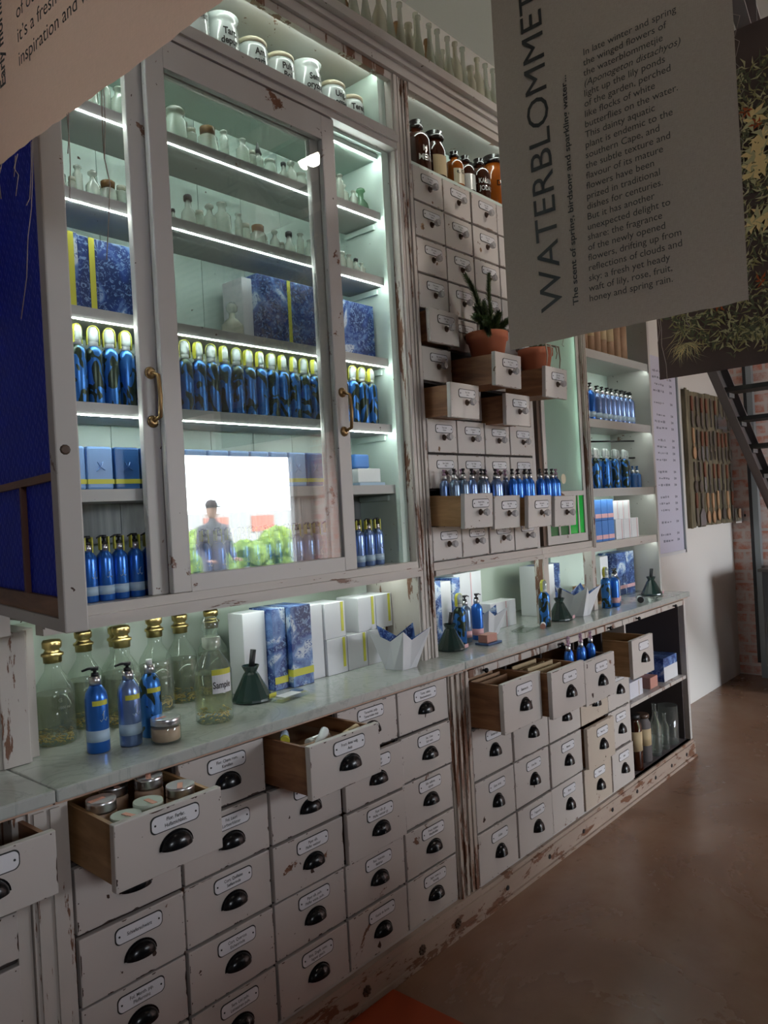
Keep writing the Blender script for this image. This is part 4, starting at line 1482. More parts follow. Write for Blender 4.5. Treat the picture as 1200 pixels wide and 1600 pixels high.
# amber jars on the drawer cabinet
def amber(label, x, y, r, h, mat='amber', lab=None, text=None, wide=False, tx='porcelain'):
    t = thing('amber_jar', label, 'jar', (x, y, 2.8245), 0, 'brown glass jars on top of the small drawers')
    nk = r * (0.72 if wide else 0.42)
    lpart(t, 'body', MB().lathe([(r * 0.95, 0), (r, 0.005), (r, h * 0.62), (r * 0.9, h * 0.72), (nk, h * 0.78), (nk, h * 0.84)], n=24), [mat])
    lpart(t, 'stopper', MB().lathe([(nk * 1.05, h * 0.84), (nk * 1.25, h * 0.86), (nk * 1.25, h * 0.91), (nk * 0.8, h * 0.93), (nk * 1.1, h * 0.99), (nk * 0.5, h)], n=20), ['amber_cap'])
    if lab:
        a0, a1 = math.radians(-150), math.radians(-60)
        mb = MB()
        n = 8
        for k in range(n):
            b0, b1 = a0 + (a1 - a0) * k / n, a0 + (a1 - a0) * (k + 1) / n
            q = r + 0.0006
            mb.poly([(q * math.cos(b0), q * math.sin(b0), h * 0.16), (q * math.cos(b1), q * math.sin(b1), h * 0.16), (q * math.cos(b1), q * math.sin(b1), h * 0.52), (q * math.cos(b0), q * math.sin(b0), h * 0.52)])
        lpart(t, 'paper_label', mb, [lab])
    if text:
        mb = MB()
        for k, s in enumerate(text):
            vs, fs, a, b = text_geo(s, 0.02)
            sz = h * 0.14
            kx = min(sz * 0.9, r * 1.5 / (b - a))
            a0 = math.radians(-105)
            nv = [mb.bm.verts.new(((r + 0.0015) * math.cos(a0 + (v.x - (a + b) / 2) * kx / r), (r + 0.0015) * math.sin(a0 + (v.x - (a + b) / 2) * kx / r), h * 0.40 - k * sz * 1.1 + v.y * sz)) for v in vs]
            for f in fs:
                try:
                    mb.bm.faces.new([nv[q] for q in f])
                except ValueError:
                    pass
        lpart(t, 'lettering', mb, [tx])
    return t


amber('dark brown glass jar at the left end of the brown jars', 2.345, 1.93, 0.045, 0.20)
amber('brown glass jar lettered MEN with a round stopper', 2.450, 1.885, 0.055, 0.235, text=['M', 'MEN'])
amber('brown glass jar with a torn tan paper label', 2.565, 1.885, 0.048, 0.225, lab='paper_tan', wide=True)
amber('low orange-brown jar with a cream printed label', 2.675, 1.865, 0.040, 0.175, 'amber_light', 'porcelain_lid', ['e, G'], False, 'ink')
amber('dark jar with a blank white label', 2.770, 1.875, 0.042, 0.19, 'amber', 'porcelain')
amber('dark brown jar lettered KALIUM JODAT', 2.868, 1.87, 0.048, 0.205, text=['KALIUM', 'JODAT'])
amber('bright orange-brown glass jar at the right end of the brown jars', 2.985, 1.87, 0.056, 0.25, 'amber_light', None, ['DEP'], True, 'amber')
amber('dark brown jar standing behind the bright orange jar', 2.93, 1.985, 0.050, 0.24, wide=True)

# old bottles along the top of the cabinets
def oldb(kind):
    t = thing('old_bottle', 'bottle', 'bottle')
    h = 0.26
    r = 0.032
    if kind == 0:
        p = [(r * 0.9, 0), (r, 0.006), (r, h * 0.6), (r * 0.35, h * 0.78), (r * 0.32, h * 0.95), (r * 0.45, h * 0.955), (r * 0.45, h)]
        m = 'vial_dusty'
    elif kind == 1:
        p = [(r * 0.85, 0), (r * 0.85, h * 0.7), (r * 0.4, h * 0.8), (r * 0.4, h * 0.93), (r * 0.55, h * 0.94), (r * 0.5, h)]
        m = 'vial_brown'
    elif kind == 2:
        p = [(r * 0.95, 0), (r * 1.02, 0.01), (r * 0.9, h * 0.35), (r * 0.35, h * 0.72), (r * 0.30, h * 0.94), (r * 0.44, h * 0.95), (r * 0.44, h)]
        m = 'vial'
    else:
        p = [(r * 0.8, 0), (r * 0.85, 0.01), (r * 0.85, h * 0.5), (r * 0.5, h * 0.62), (r * 0.45, h * 0.72), (r * 0.6, h * 0.73), (r * 0.6, h * 0.78)]
        m = 'vial_dusty'
    lpart(t, 'glass_body', MB().lathe(p, n=16), [m])
    mb = MB().lathe([(r * 0.6, 0.004), (r * 0.7, 0.05), (r * 0.5, 0.12), (r * 0.2, 0.16)], n=10)
    lpart(t, 'sediment', mb, ['vial_brown' if kind == 1 else 'vial_dusty'])
    return reg(t)


OP = [oldb(k) for k in range(4)]
OU = [[] for k in range(4)]
ON = ['dusty pale long-necked bottle', 'brown-stained old bottle', 'clear tapering bottle', 'dusty short-necked bottle']
tops = [(1.80, 3, .9), (1.873, 3, .75), (1.925, 1, .85), (1.985, 0, .95), (2.056, 1, 1.0), (2.123, 1, 1.05), (2.20, 3, .9), (2.262, 0, .85), (2.325, 0, .95), (2.375, 2, .9), (2.439, 1, 1.0), (2.512, 0, .8), (2.567, 0, 1.35), (2.637, 1, 1.05), (2.69, 3, .95), (2.745, 0, 1.05), (2.80, 2, 1.0), (2.855, 3, 1.0), (2.92, 1, .85), (2.98, 0, .85), (3.05, 3, 1.0), (3.12, 2, .9), (3.19, 0, .95)]
tops = sorted(tops + [(x + 0.030, (k + 1) % 4 if (k + 1) % 4 != 1 else 2, 1.0) for x, k, _ in tops[:-1] if x > 1.9])
for i, (x, k, sc_) in enumerate(tops):
    o = place(OP[k], OU[k], x, 1.860 if i % 2 else 1.945, 3.2055, '%s on the cornice, %s from the left' % (ON[k], ORD[i]), 'old bottles along the cornice', random.uniform(0, 6), (min(sc_, 0.86), min(sc_, 0.86), sc_ * 1.05))

# far shelves
t_names = []
kr = []
for i, x in enumerate((3.70, 3.78, 3.86, 3.935, 4.01, 4.10, 4.19, 4.275)):
    t = thing('kraft_tube', 'brown kraft tube%s, %s from the left, far top shelf' % (' with a pale label' if i in (2, 4, 5) else '', ORD[i]), 'tube', (x, 1.885, 2.2805), 0, 'brown tubes on the far top shelf')
    lpart(t, 'body', MB().lathe([(0.036, 0), (0.036, 0.25), (0.034, 0.252)], n=16), ['kraft'])
    if i in (2, 4, 5):
        lpart(t, 'label', MB().lathe([(0.0365, 0.10), (0.0365, 0.18)], n=16), ['paper_tan'])
p1 = logo_pump_bottle('pump_bottle', 0.026, 0.165, 'blue_metal', None, True, 'label_pale', 'black_matte', False)
p2 = logo_pump_bottle('pump_bottle', 0.026, 0.155, 'pale_metal', None, True, 'label_pale', 'black_matte', False)
u1, u2 = [], []
for i, x in enumerate((3.745, 3.815, 3.89, 3.955, 4.015, 4.075, 4.135, 4.195, 4.255, 4.315)):
    a, b = (p1, u1) if i < 2 else (p2, u2)
    place(a, b, x, 1.865, 1.9205, '%s pump bottle, %s from the left on the far second shelf' % ('deep blue' if i < 2 else 'silvery blue', ORD[i]), 'pump bottles on the far second shelf', random.uniform(-1, 1))
p1 = spray_bottle('spray_bottle', 0.027, 0.165)
for ch in KIDS[p1.name]:
    if ch.name.startswith('yellow_ribbon'):
        ch.data.materials[0] = M['white_plastic']
u1 = []
for i, x in enumerate((3.76, 3.825, 3.89, 3.95, 4.01, 4.07, 4.13, 4.19, 4.25)):
    place(p1, u1, x, 1.865 if i % 2 else 1.885, 1.5605, 'floral blue spray bottle, %s from the left on the far third shelf' % ORD[i], 'floral bottles on the far third shelf', random.uniform(-1, 1))
p1 = logo_pump_bottle('small_bottle', 0.022, 0.085, 'blue_tin_dark', None, False, None, 'blue_tin_dark', False)
u1 = []
for i, x in enumerate((4.315, 4.375)):
    place(p1, u1, x, 1.87, 1.5605, 'short dark blue bottle, %s of two at the right end of the third shelf' % ('left' if i == 0 else 'right'), 'short dark bottles on the far third shelf')
for i in range(3):
    for k in range(2):
        x = 3.735 + i * 0.075
        gift('narrow blue box with pink foot band, %s from the left in the %s row' % (ORD[i], ('bottom', 'top')[k]), x, x + 0.070, 1.835, 1.95, 1.2805 + k * 0.112, 1.2805 + k * 0.112 + 0.110, 'blue_card', [(x + 0.001, x + 0.069, 1.2805 + k * 0.112 + 0.012, 1.2805 + k * 0.112 + 0.034)], 'slim_box', 'pink')
for i in range(3):
    x = 3.965 + i * 0.10
    gift('white box with pink stripe, %s from the left, lower row of far shelf' % ORD[i], x, x + 0.097, 1.83, 1.95, 1.2805, 1.390, 'white_card', [(x + 0.072, x + 0.077, 1.281, 1.389)], 'slim_box', 'pink')
for i in range(3):
    x = 3.965 + i * 0.072
    gift('white box stacked on the lower white boxes, %s from the left' % ORD[i], x, x + 0.070, 1.84, 1.95, 1.3905, 1.492, 'white_card', [(x + 0.05, x + 0.054, 1.391, 1.491)], 'slim_box', 'pink')

# ------------------------------------------------------------------ on the marble
def lab_bottle(label, x, y, r=0.047, h=0.205, fill=0.42, sample=False, foot=True, mark=False):
    t = thing('glass_bottle', label, 'bottle', (x, y, TOP + 0.0006), 0, None if sample else 'large herb bottles with gold-wrapped stoppers')
    lpart(t, 'glass_body', MB().lathe([(r * 0.94, 0), (r, 0.005), (r, h * 0.60), (r * 0.93, h * 0.66), (r * 0.42, h * 0.84), (r * 0.40, h * 0.92), (r * 0.40, h)], n=28), ['clear'])
    q = r * 0.955
    top = h * (fill + 0.16)
    lpart(t, 'liquid', MB().lathe([(q * 0.96, 0.030), (q, 0.032), (q, min(top, h * 0.60))], n=28), ['liquid_pale' if sample else 'liquid'])
    # herbs at the bottom
    mb = MB()
    rnd = random.Random(int(x * 1000))
    for k in range(130 if not sample else 60):
        a = rnd.uniform(0, 2 * PI)
        rr = q * 0.95 * math.sqrt(rnd.uniform(0.45, 1))
        z = rnd.uniform(0.006, 0.030)
        l = rnd.uniform(0.006, 0.014)
        b = a + PI / 2 + rnd.uniform(-0.7, 0.7)
        p0 = Vector((rr * math.cos(a), rr * math.sin(a), z))
        p1 = p0 + Vector((l * math.cos(b), l * math.sin(b), rnd.uniform(-0.004, 0.006)))
        if math.hypot(p1.x, p1.y) > q * 0.95:
            p1 = p0 * 0.5 + p1 * 0.3
            p1.z = p0.z
        mb.tube([p0, (p0 + p1) / 2 + Vector((0, 0, 0.001)), p1], 0.0016, 4)
    o = lpart(t, 'dried_herbs', mb, ['straw'])
    o['kind'] = 'stuff'
    if not sample:
        mb = MB().lathe([(r * 0.46, h * 0.93), (r * 0.48, h * 1.0), (r * 0.56, h * 1.01), (r * 0.56, h * 1.035), (r * 0.42, h * 1.05), (r * 0.36, h * 1.08), (r * 0.48, h * 1.105), (r * 0.50, h * 1.165), (r * 0.42, h * 1.19), (r * 0.1, h * 1.20)], n=20)
        lpart(t, 'gold_stopper', mb, ['gold'])
    else:
        lpart(t, 'ground_neck', MB().lathe([(r * 0.43, h * 0.86), (r * 0.50, h * 0.90), (r * 0.50, h * 1.0), (r * 0.43, h * 1.01)], n=20), ['vial'])
        lpart(t, 'glass_stopper', MB().lathe([(r * 0.34, h * 1.0), (r * 0.34, h * 1.05), (r * 0.44, h * 1.09), (r * 0.46, h * 1.17), (r * 0.30, h * 1.24)], n=20), ['clear'])
        mb = MB()
        a0, a1 = math.radians(-128), math.radians(-62)
        q2 = r + 0.0008
        for k in range(8):
            b0, b1 = a0 + (a1 - a0) * k / 8, a0 + (a1 - a0) * (k + 1) / 8
            for z0, z1, mi in ((0.36, 0.575, 0), (0.575, 0.64, 1)):
                mb.poly([(q2 * math.cos(b0), q2 * math.sin(b0), h * z0), (q2 * math.cos(b1), q2 * math.sin(b1), h * z0), (q2 * math.cos(b1), q2 * math.sin(b1), h * z1), (q2 * math.cos(b0), q2 * math.sin(b0), h * z1)], mi)
        vs, fs, a, b = text_geo('Sample', 0.012)
        kx = 0.052 / (b - a)
        nv = [mb.bm.verts.new(((r + 0.0016) * math.cos(math.radians(-126) + (v.x - a) * kx / r), (r + 0.0016) * math.sin(math.radians(-126) + (v.x - a) * kx / r), h * 0.42 + v.y * 0.026)) for v in vs]
        for f in fs:
            try:
                nf = mb.bm.faces.new([nv[q3] for q3 in f])
                nf.material_index = 2
            except ValueError:
                pass
        lpart(t, 'handwritten_label', mb, ['white_card', 'yellow', 'ink'], 'white label handwritten Sample with a yellow strip')
    if mark:
        mb = MB()
        add = [('1000 ml', 0.42, 0.010), ('G', 0.50, 0.014)]
        for s, zf, sz in add:
            vs, fs, a, b = text_geo(s, 0.02)
            nv = [mb.bm.verts.new(((r + 0.0012) * math.cos(math.radians(-105) + (v.x - a) * sz / r), (r + 0.0012) * math.sin(math.radians(-105) + (v.x - a) * sz / r), h * zf + v.y * sz)) for v in vs]
            for f in fs:
                try:
                    mb.bm.faces.new([nv[q3] for q3 in f])
                except ValueError:
                    pass
        lpart(t, 'volume_mark', mb, ['vial'])
    return t


lab_bottle('large clear herb bottle with gold stopper, leftmost, beside the fluted pillar', 0.918, 1.998, 0.050, 0.225, mark=True)
lab_bottle('large clear herb bottle with gold stopper behind the bright blue pump bottle', 1.048, 2.085, 0.049, 0.225)
lab_bottle('large clear herb bottle with gold stopper behind the silvery pump bottle, front one', 1.116, 1.998, 0.050, 0.232)
lab_bottle('clear herb bottle half hidden behind the front gold-stoppered bottle', 1.157, 2.102, 0.046, 0.220)
lab_bottle('large clear herb bottle with gold stopper and white volume mark at the centre', 1.258, 2.060, 0.050, 0.235, mark=True)
lab_bottle('large clear herb bottle with gold stopper right of the marked one', 1.366, 2.088, 0.048, 0.228)
lab_bottle('large clear herb bottle with gold stopper directly behind the Sample bottle', 1.475, 2.075, 0.048, 0.228)
lab_bottle('clear glass bottle with ground neck and handwritten Sample label', 1.275, 1.800, 0.052, 0.232, sample=True)


def tester(label, x, y, mat, spray=False, rz=0.0, r=0.0275, h=0.165):
    t = thing('pump_bottle' if not spray else 'spray_bottle', label, 'bottle', (x, y, TOP + 0.0006), rz)
    lpart(t, 'body', MB().lathe([(r * 0.95, 0), (r, 0.003), (r, h * 0.80), (r * 0.9, h * 0.89), (r * 0.55, h * 0.985), (r * 0.48, h)], n=28), [mat])
    if not spray:
        lpart(t, 'label_band', MB().lathe([(r * 1.006, h * 0.17), (r * 1.006, h * 0.34)], n=28), ['label_pale'])
        mb = MB()
        yq = -r * 1.02
        mb.tube([(0.000, yq, h * 0.50), (0.003, yq, h * 0.47), (0.009, yq * 0.95, h * 0.51), (0.010, yq * 0.94, h * 0.62)], 0.001, 4)
        mb.tube([(0.006, yq, h * 0.56), (0.013, yq * 0.88, h * 0.63)], 0.0009, 4)
        mb.tube([(0.011, yq * 0.93, h * 0.50), (0.015, yq * 0.86, h * 0.47), (0.018, yq * 0.78, h * 0.52)], 0.001, 4)
        lpart(t, 'floral_logo', mb, ['label_pale']).rotation_euler = (0, 0, -0.25)
    mb = MB()
    a0, a1 = math.radians(-138), math.radians(-55)
    q2 = r * 0.985 + 0.0012
    for k in range(8):
        b0, b1 = a0 + (a1 - a0) * k / 8, a0 + (a1 - a0) * (k + 1) / 8
        mb.poly([(q2 * math.cos(b0), q2 * math.sin(b0), h * 0.71), (q2 * math.cos(b1), q2 * math.sin(b1), h * 0.71), (q2 * math.cos(b1), q2 * math.sin(b1), h * 0.785), (q2 * math.cos(b0), q2 * math.sin(b0), h * 0.785)])
    lpart(t, 'yellow_sticker', mb, ['yellow'])
    lpart(t, 'pump_collar', MB().lathe([(r * 0.52, h), (r * 0.52, h + 0.022)], n=18), ['silver'])
    mb = MB()
    if spray:
        mb.lathe([(r * 0.30, h + 0.022), (r * 0.30, h + 0.034), (r * 0.26, h + 0.036)], n=14)
        lpart(t, 'spray_head', mb, ['white_plastic'])
    else:
        mb.lathe([(r * 0.36, h + 0.022), (r * 0.32, h + 0.030), (r * 0.16, h + 0.031), (r * 0.16, h + 0.038)], n=12)
        mb.lathe([(r * 0.33, h + 0.036), (r * 0.36, h + 0.044)], n=12)
        mb.tube([(0, 0, h + 0.041), (-0.014, 0.006, h + 0.0415), (-0.028, 0.012, h + 0.037)], [0.004, 0.0036, 0.0025], 8)
        lpart(t, 'pump_head', mb, ['black_matte'])
    return t


tester('bright blue pump bottle at the front edge of the marble, left one of two', 0.940, 1.820, 'blue_metal')
tester('silvery blue pump bottle with black pump on the marble', 1.017, 1.800, 'pale_metal')
tester('blue leaf-printed spray bottle with white nozzle behind the cream jar', 1.092, 1.822, 'leafprint', True)
t = thing('cream_jar', 'glass jar of beige cream with a silver lid at the marble edge', 'jar', (1.082, 1.742, TOP + 0.0006))
lpart(t, 'glass_body', MB().lathe([(0.035, 0), (0.038, 0.004), (0.038, 0.040), (0.034, 0.046)], n=28), ['clear'])
lpart(t, 'cream', MB().lathe([(0.033, 0.005), (0.0355, 0.008), (0.0355, 0.038)], n=28), ['cream'])
lpart(t, 'lid', MB().lathe([(0.0365, 0.0445), (0.037, 0.048), (0.0365, 0.051), (0.037, 0.054), (0.037, 0.061), (0.035, 0.063)], n=28), ['silver'])
lpart(t, 'pink_seal', MB().box(-0.030, 0.0, -0.006, 0.004, 0.0632, 0.0637), ['peach'])


def funnel(label, x, y, s, tagcol='pink'):
    t = thing('conical_diffuser', label, 'diffuser', (x, y, TOP + 0.0006))
    mb = MB().lathe([(0.054, 0), (0.058, 0.004), (0.057, 0.010), (0.022, 0.078), (0.017, 0.084), (0.026, 0.102), (0.024, 0.102), (0.014, 0.086)], n=14, smooth=False)
    lpart(t, 'body', mb, ['funnel'])
    mb = MB()
    mb.tube([(0.0, 0, 0.08), (0.010, -0.004, 0.146)], 0.0085, 8)
    mb.tube([(0.004, 0.006, 0.08), (0.018, 0.004, 0.144)], 0.0065, 6)
    lpart(t, 'black_stick', mb, ['black_matte'])
    mb = MB()
    mb.box(0.012, 0.042, -0.0562, -0.0550, 0.006, 0.020)
    o = lpart(t, 'sticker', mb, [tagcol])
    o.rotation_euler = (math.radians(0), 0, math.radians(8))
    t.scale = (s, s, s)
    return t


funnel('dark green ribbed conical diffuser with yellow sticker, nearest one', 1.475, 1.885, 1.06, 'yellow')
funnel('dark conical diffuser with a pink sticker beside the folded paper bowl', 2.415, 1.825, 1.0)
funnel('dark conical diffuser between the lone blue bottle and the middle paper bowl', 3.245, 1.80, 1.02)
funnel('dark conical diffuser at the far end of the marble', 4.262, 1.775, 1.02)

# tester tubes
def tube_thing(label, x, y, z, rz, l=0.085, mat='white_plastic', capmat='black_matte', name='tester_tube', r=0.011):
    t = thing(name, label, 'tube', (x, y, z), rz)
    mb = MB()
    mb.tube([(0, 0, r), (l * 0.8, 0, r), (l, 0, r * 0.4)], [r, r * 0.95, r * 0.3], 12)
    lpart(t, 'body', mb, [mat])
    mb = MB().tube([(-0.018, 0, r), (-0.0005, 0, r)], r * 1.02, 12)
    lpart(t, 'cap', mb, [capmat])
    return t


t = thing('sachet', 'clear sachet with pale green card lying in front of the near diffuser', 'sachet', (1.545, 1.80, TOP + 0.0006), 0.12)
lpart(t, 'bag', MB().box(-0.055, 0.070, -0.030, 0.030, 0, 0.012, 0, 0.004), ['clear'])
lpart(t, 'card', MB().box(-0.035, 0.040, -0.020, 0.020, 0.0125, 0.014), ['white_card'])
lpart(t, 'blue_corner', MB().box(0.040, 0.068, -0.004, 0.028, 0.0125, 0.0145), ['stone_blue'])
tube_thing('white tube with an open black end lying near the far end of the marble', 3.93, 1.70, TOP + 0.001, 0.5, 0.06, r=0.016)
tube_thing('white tube lying on paper in front of the middle paper bowl', 2.99, 1.745, TOP + 0.001, 0.5, 0.09, capmat='soap', r=0.012)
t = thing('glass_tray', 'small clear glass tray between the pink box and the lone blue bottle', 'tray', (2.93, 1.80, TOP + 0.0006), 0.15)
mb = MB()
mb.box(-0.07, 0.07, -0.035, 0.035, 0, 0.003)
for s in (-1, 1):
    mb.box(-0.07, 0.07, s * 0.035 - 0.002, s * 0.035 + 0.002, 0.003, 0.010)
lpart(t, 'dish', mb, ['clear'])

# boxes in the niche
W_ = 'white_card'
z = TOP + 0.0006
gift('tall white box left of the delft boxes behind the near diffuser', 1.500, 1.590, 1.945, 2.02, z, z + 0.258, W_, name='tall_box')
gift('narrow delft box between the tall white box and the wide delft box', 1.594, 1.650, 1.915, 2.03, z, z + 0.262, 'delft', [(1.5942, 1.6498, z + 0.02, z + 0.042)], 'tall_box')
t = gift('wide delft box with a gold-yellow band around its foot', 1.655, 1.745, 1.895, 2.03, z, z + 0.262, 'delft', [(1.6545, 1.7455, z + 0.035, z + 0.058)], 'tall_box')
part(t, 'ribbon', MB().box(1.6538, 1.6545, 1.894, 2.02, z + 0.035, z + 0.058), ['yellow'])
gift('tall white box right of the wide delft box', 1.752, 1.826, 1.925, 2.03, z, z + 0.252, W_, name='tall_box')
cubes = [(1.832, 1.930, 0, 'left one of the lower row'), (1.934, 2.034, 0, 'middle one of the lower row'), (2.038, 2.138, 0, 'lower row, behind the folded paper bowl'), (1.832, 1.932, 1, 'upper row, at left'), (2.000, 2.092, 1, 'upper row, in the middle'), (2.096, 2.184, 1, 'upper row, against the cabinet upright')]
for x0, x1, lv, wh in cubes:
    zz = z + lv * 0.1245
    gift('white gift cube with yellow ribbon, %s' % wh, x0, x1, 1.92 - (0.0 if lv else 0.004), 2.03, zz, zz + 0.1235, W_, [(x1 - 0.022, x1 - 0.010, zz + 0.02, zz + 0.1232)], 'gift_cube')
for k, x in enumerate((1.86, 2.06)):
    gift('white gift cube with yellow ribbon standing in the back row, %s' % ('left' if k == 0 else 'right'), x, x + 0.10, 2.045, 2.145, z, z + 0.1235, W_, [(x + 0.07, x + 0.085, z, z + 0.1232)], 'gift_cube')
gift('delft box at the left of the second niche, beside the upright', 2.455, 2.520, 1.94, 2.05, z, z + 0.258, 'delft', name='tall_box')
gift('tall white box between two narrow delft boxes', 2.524, 2.596, 1.945, 2.05, z, z + 0.250, W_, name='tall_box')
gift('narrow delft box behind the blue tester bottles', 2.600, 2.655, 1.94, 2.05, z, z + 0.260, 'delft', name='tall_box')
gift('broad white box with a pink stripe at the back of the second niche', 2.72, 2.93, 2.02, 2.12, z, z + 0.262, W_, [(2.845, 2.850, z, z + 0.26)], 'tall_box', 'pink')
gift('low white box with a pink stripe lying in the second niche', 2.86, 3.07, 1.93, 2.015, z, z + 0.118, W_, [(2.985, 2.990, z, z + 0.117)], 'low_box', 'pink')
for i, (x0, x1, m, lb) in enumerate(((3.33, 3.37, W_, 'narrow white box'), (3.373, 3.433, 'delft', 'narrow delft box'), (3.437, 3.50, W_, 'tall white box'), (3.504, 3.56, 'delft', 'tall delft box'))):
    gift('%s, %s from the left behind the lone blue bottle' % (lb, ORD[i]), x0 - 0.02, x1 - 0.02, 1.95, 2.05, z, z + 0.245, m, name='tall_box')
gift('pale box standing at the back left of the far niche', 4.06, 4.16, 1.98, 2.045, z, z + 0.232, W_, name='tall_box')
gift('large delft box with pink band in the far niche, left', 4.166, 4.285, 1.93, 2.04, z, z + 0.245, 'delft', [(4.167, 4.284, z + 0.035, z + 0.055)], 'tall_box', 'pink')
gift('large delft box with pink band in the far niche, right', 4.289, 4.40, 1.93, 2.04, z, z + 0.245, 'delft', [(4.290, 4.399, z + 0.035, z + 0.055)], 'tall_box', 'pink')
t = thing('wooden_rack', 'small wooden rack with brown sides left of the far tester bottles', 'rack', (3.82, 1.93, z))
mb = MB()
mb.box(3.76, 3.88, 1.88, 2.0, z, z + 0.012)
mb.box(3.76, 3.88, 1.88, 2.0, z + 0.085, z + 0.097)
mb.box(3.76, 3.772, 1.88, 2.0, z + 0.012, z + 0.085)
mb.box(3.868, 3.88, 1.88, 2.0, z + 0.012, z + 0.085)
part(t, 'frame', mb, ['wood_light'])


def paper_bowl(label, x, y, rz, s):
    t = thing('paper_bowl', label, 'bowl', (x, y, z), rz)
    n = 10
    outer, base = [], []
    for k in range(n):
        a = 2 * PI * k / n
        peak = k % 2 == 0
        r = 0.120 if peak else 0.066
        outer.append(Vector((r * math.cos(a), r * math.sin(a), 0.112 if peak else 0.080)))
        rb = 0.060 if peak else 0.050
        base.append(Vector((rb * math.cos(a), rb * math.sin(a), 0)))
    mb, mi = MB(), MB()
    for k in range(n):
        j = (k + 1) % n
        mb.poly([base[k], base[j], outer[j], outer[k]], 0)
        sh = Vector((0, 0, 0.0012))
        mi.poly([base[k] * 0.975 + sh, base[j] * 0.975 + sh, outer[j] * 0.99 + sh * 0.3, outer[k] * 0.99 + sh * 0.3], 0)
    mb.poly([b for b in base], 0)
    lpart(t, 'folded_outside', mb, ['white_card'])
    lpart(t, 'printed_inside', mi, ['delft'], 'delft patterned inside')
    t.scale = (s, s, s * 1.3)
    return t


paper_bowl('folded white paper bowl with delft inside, nearest, between the gift cubes and a diffuser', 2.066, 1.790, 0.22, 0.98)
paper_bowl('folded white paper bowl seen edge-on behind the pink soap', 2.78, 1.90, 0.1, 0.80)
paper_bowl('folded white paper bowl right of the third diffuser', 3.42, 1.80, 0.3, 1.0)
u = []
b1 = logo_pump_bottle('pump_bottle', 0.024, 0.150, 'blue_metal', None, True, 'pink', 'black_matte', False)
b2 = logo_pump_bottle('pump_bottle', 0.024, 0.150, 'grey_metal', None, True, 'pink', 'black_matte', False)
b3 = spray_bottle('spray_bottle', 0.026, 0.155)
u1, u2, u3 = [], [], []
place(b3, u3, 2.510, 1.845, z, 'leaf-printed blue spray bottle behind the second diffuser', None)
place(b2, u2, 2.585, 1.870, z, 'grey-blue pump bottle beside the leaf-printed one in the second niche', None, 2.6)
place(b1, u1, 2.655, 1.860, z, 'bright blue pump bottle with pink band above the pink soap', None, 2.6)
place(b3, u3, 3.055, 1.770, z, 'leaf-printed blue spray bottle standing alone by the niche post', None)
place(b3, u3, 3.700, 1.780, z, 'leaf-printed spray bottle in the far niche, left one of three', 'tester bottles in the far niche')
place(b1, u1, 3.765, 1.765, z, 'blue pump bottle in the middle of the far tester bottles', 'tester bottles in the far niche')
place(b2, u2, 3.825, 1.785, z, 'grey-blue pump bottle, right one of the far tester bottles', 'tester bottles in the far niche')
t = thing('slate_tray', 'slate blue square tray under the pink soap', 'tray', (2.59, 1.765, z), 0.0)
lpart(t, 'tray', MB().box(-0.050, 0.050, -0.032, 0.032, 0, 0.008, 0, 0.001), ['stone_blue'])
t = thing('soap_bar', 'terracotta pink block of soap on the slate blue tray', 'soap', (2.585, 1.765, z + 0.0085), 0.0)
lpart(t, 'bar', MB().box(-0.036, 0.036, -0.022, 0.022, 0, 0.032, 0, 0.002), ['soap'])

# ------------------------------------------------------------------ things in the open drawers
g = 'jars in the open drawer'
for i, (x, y, tall, lidm, lb) in enumerate(((0.832, 1.615, 0.118, 'silver', 'cream jar with silver ridged lid at the back left of the open drawer'), (0.908, 1.700, 0.11, 'silver', 'dark jar in the shade at the back of the open drawer'), (0.965, 1.640, 0.126, 'silver', 'tall cream jar with silver lid in the middle of the open drawer'), (0.995, 1.555, 0.112, 'silver', 'cream jar with silver lid and pink strip at the right of the open drawer'), (0.905, 1.545, 0.105, 'mint_dark', 'jar with pale green lid in the middle front of the open drawer'), (0.840, 1.525, 0.100, 'mint_dark', 'jar with pale green lid at the front left of the open drawer'))):
    zb = 0.786
    r = 0.033
    t = thing('cream_jar', lb, 'jar', (x, y, zb), random.uniform(0, 2), g)
    lpart(t, 'glass_body', MB().lathe([(r * 0.95, 0), (r, 0.004), (r, tall * 0.72), (r * 0.9, tall * 0.8)], n=24), ['cream'])
    lpart(t, 'lid', MB().lathe([(r * 0.98, tall * 0.78), (r, tall * 0.82), (r * 0.97, tall * 0.85), (r, tall * 0.88), (r * 0.97, tall * 0.91), (r, tall * 0.94), (r * 0.97, tall)], n=24), [lidm])
    lpart(t, 'pink_seal', MB().box(-0.030, 0.008, -0.006, 0.006, tall + 0.0003, tall + 0.0012), ['peach'])
g = 'small samples in the second open drawer'
def leaning_tube(lb, x, y, zc, rz, pitch, mat, capm, l=0.09):
    t = tube_thing(lb, x, y, zc, rz, l, mat, capm, 'sample_tube', 0.013)
    t.rotation_euler = (0, -pitch, rz)
    t['group'] = g
    return t
leaning_tube('white sample tube with blue tip sticking up in the second open drawer', 1.405, 1.525, 0.868, 0.5, 0.35, 'white_plastic', 'stone_blue')
leaning_tube('small sample tube with yellow cap at the back left of the second open drawer', 1.375, 1.625, 0.880, 0.9, 0.1, 'label_pale', 'yellow', 0.05)
leaning_tube('beige sample tube at the right of the second open drawer', 1.52, 1.525, 0.872, 0.2, 0.1, 'paper_tan', 'paper_tan', 0.06)
leaning_tube('grey sample tube lying across the second open drawer', 1.44, 1.585, 0.862, 0.1, 0.0, 'silver', 'white_plastic', 0.08)
leaning_tube('dull brown sample tube lying at the front of the second open drawer', 1.37, 1.555, 0.862, -0.1, 0.0, 'kraft', 'kraft', 0.08)
